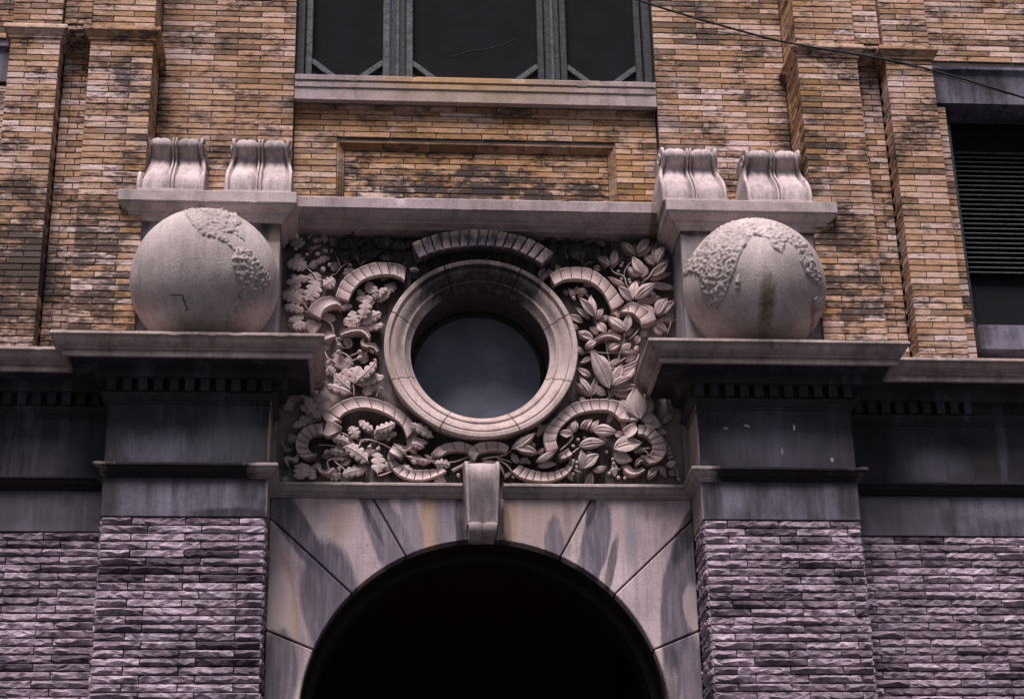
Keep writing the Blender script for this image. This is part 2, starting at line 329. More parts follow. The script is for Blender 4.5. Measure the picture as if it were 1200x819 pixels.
# ------------------------------------------------------------------ bricks
PITCH, BH = .0511, .0437
_bm = {}
def brick_mesh(L, D, H, mat, ch=.003):
    key = (round(L, 3), round(D, 3), round(H, 4), mat.name)
    if key in _bm: return _bm[key]
    l, h = L / 2, H / 2
    V = []
    for (dx, y, dz) in ((ch, 0, ch), (0, ch, 0), (0, D, 0)):
        V += [(-l + dx, y, -h + dz), (l - dx, y, -h + dz), (l - dx, y, h - dz), (-l + dx, y, h - dz)]
    F = [(0, 1, 2, 3)]
    for k in (0, 4):
        for i in range(4): F.append((k + i, k + 4 + i, k + 4 + (i + 1) % 4, k + (i + 1) % 4))
    F.append((11, 10, 9, 8))
    me = bpy.data.meshes.new('brick'); me.from_pydata(V, [], F)
    bm = bmesh.new(); bm.from_mesh(me); bmesh.ops.recalc_face_normals(bm, faces=bm.faces[:]); bm.to_mesh(me); bm.free()
    me.materials.append(mat); _bm[key] = me; return me
def row_cuts(x0, x1, L, off, gap=.006, minw=.06):
    xs = [x0]; x = x0 + off
    while x < x1 - minw:
        if x > x0 + minw: xs.append(x)
        x += L
    xs.append(x1); return [(a + gap / 2, b - gap / 2) for a, b in zip(xs, xs[1:])]
def lay(parent, x0, x1, z0, z1, Y, mat, offs=(0, .18), L=.355, depth=.1, zs=PITCH, h=BH, skip=None, cuts=None):
    k = int(round(z0 / zs)); z = k * zs
    while z < z1:
        if z + h > z0:
            cc = cuts(k) if cuts else row_cuts(x0, x1, L, offs[k % len(offs)])
            for a, b in cc:
                if skip and skip((a + b) / 2, z + h / 2, a, b): continue
                me = brick_mesh(b - a, depth, h, mat)
                inst('brick', me, parent, Matrix.Translation(((a + b) / 2, Y + random.uniform(-.002, .002), z + h / 2 + zs * .07))
                     @ Matrix.Rotation(random.uniform(-.004, .004), 4, 'Y') @ Matrix.Rotation(random.uniform(-.006, .006), 4, 'Z'))
        z += zs; k += 1

# ------------------------------------------------------------------ carving layout, metres (X, Z) on the relief's plane
OAK = [
  (-1.309, 8.112, -1.388, 8.207, 0.092, 1), (-1.274, 7.936, -1.417, 7.976, 0.095, 1), (-1.274, 7.936, -1.369, 8.055, 0.069, 0), 
  (-1.234, 7.868, -1.42, 7.809, 0.061, 1), (-1.264, 7.842, -1.395, 7.891, 0.046, 0), (-1.297, 7.646, -1.444, 7.719, 0.092, 1), 
  (-1.297, 7.637, -1.378, 7.814, 0.107, 0), (-1.286, 7.646, -1.206, 7.809, 0.107, 2), (-1.224, 7.774, -1.208, 7.903, 0.092, 1), 
  (-1.163, 7.775, -1.077, 7.832, 0.084, 2), (-1.229, 7.98, -1.115, 8.038, 0.046, 1), (-1.267, 7.953, -1.214, 8.006, 0.053, 0), 
  (-1.288, 8.187, -1.246, 8.244, 0.023, 0), (-1.293, 8.108, -1.194, 8.136, 0.031, 0), (-0.772, 7.667, -0.842, 7.725, 0.042, 1), 
  (-0.772, 7.667, -0.777, 7.773, 0.046, 2), (-0.765, 7.675, -0.693, 7.774, 0.05, 2), (-0.765, 7.675, -0.673, 7.732, 0.038, 1), 
  (-0.834, 7.695, -0.896, 7.78, 0.046, 0), (-0.818, 7.679, -0.91, 7.703, 0.046, 0), (-0.73, 8.088, -0.884, 8.047, 0.05, 0), 
  (-0.769, 8.127, -0.645, 8.182, 0.046, 0), (-0.838, 8.043, -0.961, 8.071, 0.053, 0), (-0.73, 8.115, -0.785, 8.214, 0.046, 0), 
  (-0.962, 8.115, -1.033, 8.183, 0.053, 0), (-1.023, 8.044, -0.968, 7.984, 0.038, 0), (-1.07, 8.121, -1.11, 8.208, 0.053, 0), 
  (-1.172, 8.198, -1.241, 8.162, 0.046, 0), (-0.916, 8.133, -0.839, 8.222, 0.053, 0), (-1.14, 8.155, -1.173, 8.242, 0.046, 0), 
  (-1.01, 8.218, -0.917, 8.255, 0.046, 0), (-1.281, 7.581, -1.429, 7.617, 0.069, 1), (-1.281, 7.573, -1.4, 7.504, 0.061, 0), 
  (-1.263, 7.481, -1.368, 7.442, 0.076, 1), (-1.315, 7.447, -1.408, 7.512, 0.046, 0), (-0.907, 7.461, -0.991, 7.527, 0.072, 1), 
  (-0.9, 7.478, -0.943, 7.591, 0.069, 1), (-0.877, 7.487, -0.833, 7.643, 0.084, 3), (-0.869, 7.47, -0.737, 7.56, 0.072, 2), 
  (-0.862, 7.462, -0.714, 7.468, 0.057, 1), (-1.031, 7.602, -0.947, 7.637, 0.038, 1), (-1.001, 7.645, -1.062, 7.661, 0.038, 0), 
  (-1.088, 7.416, -1.132, 7.349, 0.061, 0), (-0.95, 7.31, -0.996, 7.359, 0.046, 0), (-1.101, 7.291, -1.139, 7.332, 0.053, 0), 
  (-0.93, 6.923, -1.113, 6.962, 0.065, 2), (-0.938, 6.952, -1.055, 7.06, 0.08, 2), (-0.93, 6.964, -0.993, 7.122, 0.084, 1), 
  (-0.923, 6.988, -0.884, 7.132, 0.092, 2), (-0.908, 6.997, -0.764, 7.134, 0.072, 3), (-0.901, 6.989, -0.71, 7.052, 0.069, 2), 
  (-0.84, 6.916, -0.804, 6.994, 0.069, 1), (-1.142, 6.711, -1.26, 6.883, 0.069, 2), (-1.142, 6.711, -1.296, 6.822, 0.053, 1), 
  (-1.164, 6.743, -1.168, 6.912, 0.088, 1), (-1.143, 6.783, -1.104, 6.889, 0.065, 1), (-1.179, 6.711, -1.301, 6.738, 0.053, 1), 
  (-1.008, 7.118, -1.055, 7.266, 0.069, 0), (-1.052, 7.093, -1.113, 7.15, 0.061, 0), (-1.008, 7.143, -0.949, 7.218, 0.084, 0), 
  (-1.194, 6.756, -1.294, 6.739, 0.061, 1), (-1.238, 6.707, -1.344, 6.666, 0.057, 1), (-1.309, 6.611, -1.378, 6.578, 0.053, 0), 
  (-0.888, 6.567, -0.937, 6.658, 0.072, 2), (-0.77, 6.628, -0.871, 6.711, 0.057, 2), (-0.774, 6.624, -0.63, 6.678, 0.065, 3), 
  (-0.792, 6.608, -0.618, 6.622, 0.05, 2), (-0.939, 6.543, -1.061, 6.57, 0.061, 2), (-0.906, 6.523, -0.999, 6.582, 0.061, 1), 
  (-0.945, 6.464, -1.086, 6.49, 0.057, 1), (-0.938, 6.456, -1.055, 6.447, 0.05, 0), (-0.801, 6.378, -0.964, 6.491, 0.088, 3), 
  (-0.812, 6.355, -0.929, 6.369, 0.05, 1), (-0.819, 6.339, -0.983, 6.298, 0.069, 2), (-0.923, 6.432, -1.011, 6.4, 0.05, 0), 
  (-0.745, 6.3, -0.747, 6.462, 0.088, 2), (-1.278, 6.398, -1.289, 6.269, 0.107, 2), (-1.215, 6.375, -1.202, 6.269, 0.069, 1), 
  (-1.374, 6.303, -1.417, 6.272, 0.042, 0), (-1.343, 6.508, -1.409, 6.491, 0.031, 0), (-1.337, 6.563, -1.376, 6.634, 0.046, 0), 
  (-1.014, 6.606, -1.103, 6.621, 0.046, 0), (-1.042, 6.502, -1.137, 6.462, 0.046, 0), (-1.043, 6.558, -0.983, 6.511, 0.053, 1), 
  (-1.143, 6.399, -1.208, 6.359, 0.053, 0), (-0.345, 6.576, -0.505, 6.663, 0.065, 3), (-0.383, 6.544, -0.498, 6.571, 0.05, 2), 
  (-0.409, 6.512, -0.505, 6.531, 0.046, 2), (-0.464, 6.472, -0.512, 6.535, 0.038, 1), (-0.361, 6.406, -0.523, 6.448, 0.038, 1), 
  (-0.346, 6.39, -0.235, 6.379, 0.057, 2), (-0.479, 6.476, -0.413, 6.421, 0.038, 0), (-0.302, 6.406, -0.405, 6.469, 0.031, 0), 
  (-0.441, 7.916, -0.519, 7.915, 0.038, 2), (-0.511, 8.149, -0.698, 8.163, 0.053, 0), (-0.441, 8.194, -0.566, 8.14, 0.05, 0), 
  (-0.62, 8.051, -0.736, 8.049, 0.053, 0), (-0.651, 8.225, -0.752, 8.171, 0.046, 0), (-0.519, 8.237, -0.636, 8.261, 0.046, 0), 
  (-0.34, 8.249, -0.441, 8.265, 0.042, 0), (-0.706, 8.251, -0.776, 8.284, 0.046, 0), 
]
LAUREL = [
  (0.77, 8.046, 0.674, 8.119, 0.042, 1), (0.774, 8.046, 0.798, 8.121, 0.034, 1), (0.755, 8.059, 0.741, 8.129, 0.031, 0), 
  (0.916, 7.957, 0.862, 7.974, 0.042, 1), (0.988, 7.985, 0.896, 8.062, 0.061, 2), (0.996, 7.985, 1.025, 8.117, 0.065, 2), 
  (0.995, 7.976, 1.066, 8.065, 0.046, 1), (0.972, 7.993, 0.914, 8.014, 0.038, 1), (0.966, 8.019, 0.953, 8.089, 0.038, 1), 
  (1.185, 8.076, 1.07, 8.157, 0.046, 2), (1.185, 8.076, 1.095, 8.193, 0.046, 2), (1.185, 8.071, 1.174, 8.177, 0.042, 1), 
  (1.185, 8.076, 1.283, 8.197, 0.065, 3), (1.188, 8.071, 1.304, 8.144, 0.05, 2), (1.327, 8.0, 1.249, 8.095, 0.065, 2), 
  (1.327, 8.004, 1.318, 8.131, 0.057, 2), (1.331, 8.004, 1.401, 8.128, 0.072, 3), (1.335, 8.0, 1.424, 8.036, 0.057, 2), 
  (1.228, 7.902, 1.151, 8.031, 0.08, 3), (1.227, 7.898, 1.256, 8.003, 0.065, 1), (1.204, 7.902, 1.117, 7.97, 0.057, 2), 
  (1.278, 7.89, 1.407, 7.992, 0.065, 3), (1.285, 7.873, 1.443, 7.932, 0.057, 2), (1.281, 7.859, 1.463, 7.819, 0.061, 1), 
  (1.091, 7.83, 0.972, 7.898, 0.034, 1), (1.091, 7.822, 0.994, 7.855, 0.038, 2), (1.14, 7.697, 1.174, 7.849, 0.072, 3), 
  (1.14, 7.697, 1.038, 7.795, 0.072, 2), (1.155, 7.698, 1.311, 7.812, 0.084, 3), (1.163, 7.689, 1.349, 7.735, 0.065, 1), 
  (0.681, 8.207, 0.652, 8.286, 0.046, 0), (0.791, 8.192, 0.897, 8.273, 0.046, 0), (0.964, 8.177, 0.872, 8.237, 0.046, 0), 
  (1.076, 8.215, 0.992, 8.284, 0.046, 0), (1.22, 8.226, 1.318, 8.281, 0.046, 0), (0.728, 8.208, 0.779, 8.297, 0.046, 0), 
  (1.379, 8.238, 1.343, 8.149, 0.046, 0), (0.713, 7.738, 0.668, 7.806, 0.046, 0), (0.721, 7.764, 0.731, 7.824, 0.034, 0), 
  (0.775, 7.739, 0.737, 7.764, 0.027, 1), (1.313, 7.568, 1.398, 7.711, 0.088, 3), (1.305, 7.572, 1.212, 7.656, 0.065, 2), 
  (1.321, 7.568, 1.458, 7.686, 0.061, 2), (1.32, 7.555, 1.393, 7.459, 0.057, 1), (1.328, 7.555, 1.456, 7.557, 0.042, 1), 
  (0.853, 7.544, 0.743, 7.679, 0.065, 3), (0.849, 7.548, 0.829, 7.719, 0.065, 3), (0.853, 7.544, 0.916, 7.613, 0.057, 2), 
  (0.823, 7.556, 0.725, 7.64, 0.038, 1), (0.877, 7.549, 0.971, 7.571, 0.046, 1), (1.073, 7.437, 0.95, 7.541, 0.08, 3), 
  (1.073, 7.437, 1.106, 7.561, 0.065, 2), (1.081, 7.433, 1.146, 7.493, 0.053, 0), (0.88, 7.434, 0.816, 7.48, 0.05, 1), 
  (0.934, 7.435, 0.879, 7.515, 0.065, 2), (0.942, 7.431, 1.009, 7.474, 0.05, 1), (0.833, 7.421, 0.722, 7.445, 0.05, 1), 
  (0.832, 7.383, 0.724, 7.402, 0.05, 2), (0.853, 7.345, 0.771, 7.307, 0.057, 3), (0.943, 7.288, 0.954, 7.359, 0.046, 1), 
  (0.951, 7.284, 1.034, 7.331, 0.05, 2), (1.036, 7.285, 1.108, 7.341, 0.057, 2), (1.035, 7.277, 1.147, 7.274, 0.038, 2), 
  (0.768, 7.538, 0.661, 7.579, 0.053, 0), (0.735, 7.487, 0.659, 7.52, 0.046, 0), (0.774, 7.286, 0.691, 7.318, 0.046, 0), 
  (1.147, 7.358, 1.185, 7.418, 0.046, 1), (1.138, 7.324, 1.176, 7.308, 0.046, 1), (1.246, 7.478, 1.197, 7.435, 0.053, 0), 
  (1.294, 7.512, 1.353, 7.437, 0.061, 0), (1.246, 7.786, 1.345, 7.744, 0.061, 0), (0.931, 6.974, 0.807, 7.233, 0.13, 3), 
  (0.924, 7.085, 0.889, 7.251, 0.084, 2), (0.955, 7.003, 1.035, 7.157, 0.092, 2), (0.955, 6.999, 1.091, 7.054, 0.057, 3), 
  (0.955, 6.99, 1.135, 7.005, 0.057, 2), (0.955, 6.986, 1.101, 6.926, 0.084, 1), (1.019, 7.061, 1.14, 7.183, 0.092, 1), 
  (0.805, 7.071, 0.708, 7.136, 0.05, 2), (0.804, 6.927, 0.685, 7.012, 0.05, 2), (0.804, 6.927, 0.721, 7.066, 0.05, 3), 
  (0.807, 6.927, 0.829, 7.059, 0.046, 2), (0.911, 6.936, 0.814, 7.005, 0.061, 2), (0.768, 6.886, 0.712, 6.91, 0.038, 1), 
  (0.819, 7.242, 0.741, 7.199, 0.038, 1), (0.94, 7.176, 1.034, 7.228, 0.046, 1), (1.064, 7.211, 1.151, 7.263, 0.053, 1), 
  (1.094, 7.195, 1.164, 7.213, 0.046, 0), (0.867, 7.284, 0.798, 7.291, 0.046, 1), (0.981, 6.88, 1.109, 6.849, 0.084, 1), 
  (1.149, 6.735, 1.113, 6.951, 0.145, 3), (1.013, 6.75, 1.156, 6.882, 0.114, 2), (1.197, 6.776, 1.243, 6.903, 0.088, 2), 
  (1.179, 6.735, 1.295, 6.692, 0.088, 2), (1.263, 6.736, 1.256, 6.818, 0.046, 0), (1.152, 6.956, 1.193, 7.014, 0.061, 0), 
  (0.942, 6.497, 1.144, 6.551, 0.118, 3), (0.949, 6.481, 1.074, 6.43, 0.092, 2), (1.086, 6.37, 1.005, 6.394, 0.046, 1), 
  (0.661, 6.638, 0.652, 6.719, 0.046, 1), (0.672, 6.642, 0.687, 6.731, 0.046, 2), (0.715, 6.667, 0.759, 6.732, 0.046, 2), 
  (0.752, 6.659, 0.802, 6.733, 0.042, 2), (0.782, 6.656, 0.849, 6.725, 0.046, 2), (0.801, 6.644, 0.966, 6.625, 0.088, 3), 
  (0.825, 6.592, 0.912, 6.588, 0.042, 1), (0.695, 6.522, 0.879, 6.536, 0.08, 3), (0.711, 6.347, 0.704, 6.474, 0.065, 3), 
  (0.715, 6.351, 0.831, 6.452, 0.08, 3), (0.793, 6.344, 0.89, 6.369, 0.038, 2), (0.746, 6.487, 0.807, 6.479, 0.042, 1), 
  (1.275, 6.388, 1.195, 6.296, 0.05, 1), (1.268, 6.396, 1.324, 6.317, 0.046, 1), (1.328, 6.388, 1.39, 6.421, 0.053, 2), 
  (1.341, 6.357, 1.408, 6.341, 0.046, 0), (1.276, 6.685, 1.341, 6.637, 0.053, 1), (1.15, 6.765, 1.285, 6.717, 0.084, 2), 
  (0.979, 6.666, 1.023, 6.626, 0.053, 0), (1.093, 6.506, 1.184, 6.523, 0.038, 1), (0.211, 6.494, 0.378, 6.595, 0.072, 3), 
  (0.233, 6.502, 0.389, 6.46, 0.057, 3), (0.384, 6.396, 0.524, 6.469, 0.05, 3), (0.395, 6.376, 0.526, 6.397, 0.05, 2), 
  (0.401, 6.476, 0.45, 6.5, 0.017, 2), (0.265, 6.407, 0.218, 6.486, 0.05, 1), (0.265, 6.423, 0.333, 6.451, 0.046, 0), 
  (0.656, 6.622, 0.559, 6.637, 0.057, 2), (0.649, 6.626, 0.617, 6.686, 0.042, 1), (0.397, 6.62, 0.497, 6.717, 0.046, 1), 
  (0.436, 6.66, 0.422, 6.725, 0.038, 0), (0.668, 6.638, 0.679, 6.727, 0.046, 2), (0.212, 6.347, 0.159, 6.3, 0.031, 0), 
  (0.354, 6.412, 0.296, 6.459, 0.031, 0), (0.388, 6.539, 0.343, 6.547, 0.031, 1), (0.73, 7.764, 0.795, 7.756, 0.024, 3), 
  (0.812, 7.679, 0.834, 7.744, 0.023, 1), (0.667, 7.763, 0.645, 7.814, 0.038, 0), (0.722, 7.772, 0.732, 7.833, 0.038, 0), 
  (0.772, 8.077, 0.679, 8.119, 0.038, 1), (0.069, 8.231, 0.164, 8.285, 0.038, 0), (0.321, 8.262, 0.432, 8.299, 0.038, 0), 
  (0.494, 8.256, 0.587, 8.205, 0.046, 0), (0.226, 8.251, 0.149, 8.303, 0.038, 0), 
]
ACORNS = [
  (-1.204, 8.049, 0.046), (-1.146, 8.076, 0.05), (-1.1, 8.077, 0.042), (-1.159, 7.921, 0.053), (-1.113, 7.96, 0.042), (-1.28, 8.044, 0.034), 
  (-1.366, 8.09, 0.042), (-0.96, 7.959, 0.038), (-0.994, 7.917, 0.034), (-0.948, 8.242, 0.05), (-0.882, 7.257, 0.046), (-0.881, 7.208, 0.053), 
  (-1.032, 7.251, 0.05), (-1.106, 7.172, 0.042), (-0.768, 7.188, 0.038), (-1.026, 7.305, 0.046), (-0.791, 7.263, 0.053), (-1.152, 7.241, 0.046), 
  (-0.721, 6.966, 0.046), (-1.107, 6.474, 0.05), (-0.802, 6.509, 0.046), (-0.741, 6.501, 0.046), (-0.666, 6.577, 0.038), (-1.061, 6.337, 0.05), 
  (-1.016, 6.345, 0.046), (-0.917, 6.523, 0.05), (-0.976, 6.511, 0.046), (-0.486, 6.405, 0.046), (-0.169, 6.305, 0.038), (0.664, 8.058, 0.034), 
  (0.704, 7.712, 0.038), 
]
BERRIES = [
  (1.083, 8.017), (1.071, 7.995), (1.049, 7.947), (1.07, 7.886), (1.128, 7.879), (1.135, 7.855), (1.198, 7.858), (1.239, 7.822), (0.746, 6.607), 
  (0.697, 6.589), (0.661, 6.54), (0.9, 6.496), (0.678, 6.377), (0.651, 6.327), (0.943, 6.441), (0.949, 6.409), (0.912, 6.333), (0.978, 6.302), 
  (1.025, 6.299), (1.417, 6.292), (0.683, 6.415), (0.222, 6.3), (0.697, 6.59), (0.657, 6.54), (0.746, 6.607), (0.678, 6.379), (0.65, 6.326), 
  (0.879, 6.992), (0.986, 7.201), (0.519, 7.752), 
]
STEMS = [
  (0.011, (-1.274,7.936), (-1.227,7.877), (-1.187,7.792), (-1.197,7.723), (-1.172,7.66)), (0.009, (-1.066,7.888), (-1.029,7.936), (-0.991,7.975)), 
  (0.008, (-1.029,7.936), (-1.045,7.983), (-1.061,8.035)), (0.011, (-0.887,7.967), (-0.852,7.995), (-0.818,8.017)), 
  (0.009, (-0.887,7.967), (-0.907,8.007), (-0.934,8.072)), (0.008, (-1.261,8.061), (-1.228,8.097), (-1.182,8.132)), 
  (0.009, (-0.772,7.667), (-0.803,7.632)), (0.011, (-1.297,7.646), (-1.266,7.595)), (0.008, (-1.104,7.844), (-1.089,7.875), (-1.066,7.888)), 
  (0.007, (-0.884,8.047), (-0.807,8.057), (-0.73,8.084), (-0.684,8.12)), (0.007, (-1.023,8.044), (-0.961,8.071), (-0.884,8.038)), 
  (0.012, (-1.281,7.581), (-1.166,7.524), (-1.089,7.467), (-1.068,7.375)), (0.011, (-1.069,7.383), (-1.033,7.317)), 
  (0.011, (-1.057,7.375), (-0.996,7.359), (-0.951,7.352), (-0.939,7.31), (-0.965,7.289), (-1.011,7.301)), (0.009, (-0.907,7.461), (-0.877,7.487)), 
  (0.009, (-0.998,7.476), (-0.907,7.457)), (0.012, (-1.008,7.122), (-1.069,7.179), (-1.114,7.207), (-1.134,7.265)), 
  (0.012, (-0.959,7.123), (-0.945,7.193), (-0.987,7.238), (-1.032,7.258)), (0.011, (-0.949,7.226), (-0.889,7.252)), 
  (0.011, (-0.945,7.185), (-0.881,7.21)), (0.012, (-0.955,7.123), (-0.923,6.988), (-0.918,6.907)), (0.009, (-0.758,6.905), (-0.74,6.966)), 
  (0.012, (-1.142,6.711), (-1.119,6.671)), (0.009, (-0.828,7.211), (-0.836,7.244), (-0.814,7.278)), 
  (0.011, (-0.881,6.571), (-0.814,6.572), (-0.725,6.545), (-0.636,6.506)), (0.011, (-0.969,6.535), (-0.88,6.52), (-0.866,6.552), (-0.814,6.572)), 
  (0.011, (-1.167,6.533), (-1.101,6.526), (-1.013,6.518)), (0.012, (-1.055,6.415), (-0.98,6.345), (-0.936,6.338)), 
  (0.012, (-0.745,6.308), (-0.716,6.301), (-0.635,6.34)), (0.009, (-0.792,6.544), (-0.802,6.513)), (0.009, (-0.732,6.541), (-0.741,6.505)), 
  (0.011, (-1.044,6.637), (-0.97,6.606), (-0.91,6.551)), (0.012, (-1.083,6.337), (-1.099,6.399), (-1.055,6.423), (-1.04,6.4)), 
  (0.008, (-1.426,6.578), (-1.417,6.523), (-1.387,6.491)), (0.011, (-0.546,6.459), (-0.464,6.428), (-0.361,6.41), (-0.287,6.406), (-0.243,6.383)), 
  (0.027, (-0.213,6.344), (-0.131,6.384), (-0.064,6.428)), (0.012, (-0.302,6.406), (-0.198,6.407), (-0.094,6.452)), 
  (0.011, (-0.627,6.546), (-0.568,6.499), (-0.538,6.459)), (0.008, (-0.569,7.957), (-0.55,7.988), (-0.523,7.997)), 
  (0.011, (0.988,7.985), (1.017,7.933), (1.086,7.899), (1.107,7.83), (1.155,7.771)), (0.009, (1.086,7.899), (1.105,7.969), (1.18,8.067)), 
  (0.014, (1.203,7.806), (1.234,7.867), (1.275,7.898), (1.327,8.0)), (0.009, (0.791,7.981), (0.816,8.008), (0.86,8.022)), 
  (0.008, (0.77,8.046), (0.784,7.999)), (0.011, (0.853,7.548), (0.874,7.481), (0.918,7.431), (0.936,7.288), (0.961,7.167)), 
  (0.012, (1.073,7.437), (1.062,7.357), (1.023,7.256), (1.017,7.201)), (0.012, (1.184,7.481), (1.142,7.417), (1.102,7.391)), 
  (0.009, (0.774,7.286), (0.858,7.278), (0.935,7.269), (1.035,7.277), (1.143,7.278)), 
  (0.012, (0.954,7.163), (1.032,7.206), (1.08,7.24), (1.158,7.257)), (0.012, (0.953,7.155), (1.03,7.156), (1.14,7.207), (1.174,7.274)), 
  (0.011, (1.305,7.564), (1.2,7.494)), (0.011, (1.414,7.565), (1.419,7.514), (1.391,7.437)), (0.012, (0.733,7.197), (0.779,7.202), (0.827,7.253)), 
  (0.012, (0.931,6.978), (0.937,6.929), (0.913,6.912)), (0.011, (0.804,6.927), (0.806,6.894)), (0.009, (1.128,6.939), (1.103,6.881)), 
  (0.011, (1.164,6.735), (1.217,6.736), (1.299,6.688)), (0.011, (0.656,6.486), (0.687,6.518)), (0.011, (0.652,6.363), (0.703,6.336), (0.715,6.351)), 
  (0.012, (1.108,6.514), (1.192,6.523), (1.23,6.531)), (0.012, (1.139,6.522), (1.183,6.499), (1.212,6.467)), 
  (0.014, (0.916,6.333), (0.936,6.361), (0.996,6.366)), (0.012, (1.406,6.294), (1.402,6.357), (1.36,6.42)), 
  (0.011, (0.613,6.55), (0.644,6.59), (0.661,6.638)), (0.011, (1.195,6.292), (1.241,6.316), (1.267,6.372)), 
  (0.014, (0.005,6.437), (0.065,6.445), (0.147,6.458), (0.215,6.506)), (0.017, (0.005,6.421), (0.079,6.409), (0.13,6.378), (0.159,6.315)), 
  (0.012, (0.117,6.434), (0.182,6.379), (0.233,6.308)), (0.011, (0.102,6.449), (0.161,6.426), (0.213,6.411)), 
  (0.011, (0.566,6.509), (0.648,6.582), (0.657,6.638)), (0.009, (0.64,6.478), (0.702,6.526)), (0.015, (0.012,6.409), (0.101,6.394), (0.137,6.347)), 
  (0.007, (0.792,7.981), (0.816,8.008), (0.856,8.017)), (0.007, (0.73,7.764), (0.791,7.748), (0.821,7.722)), 
]
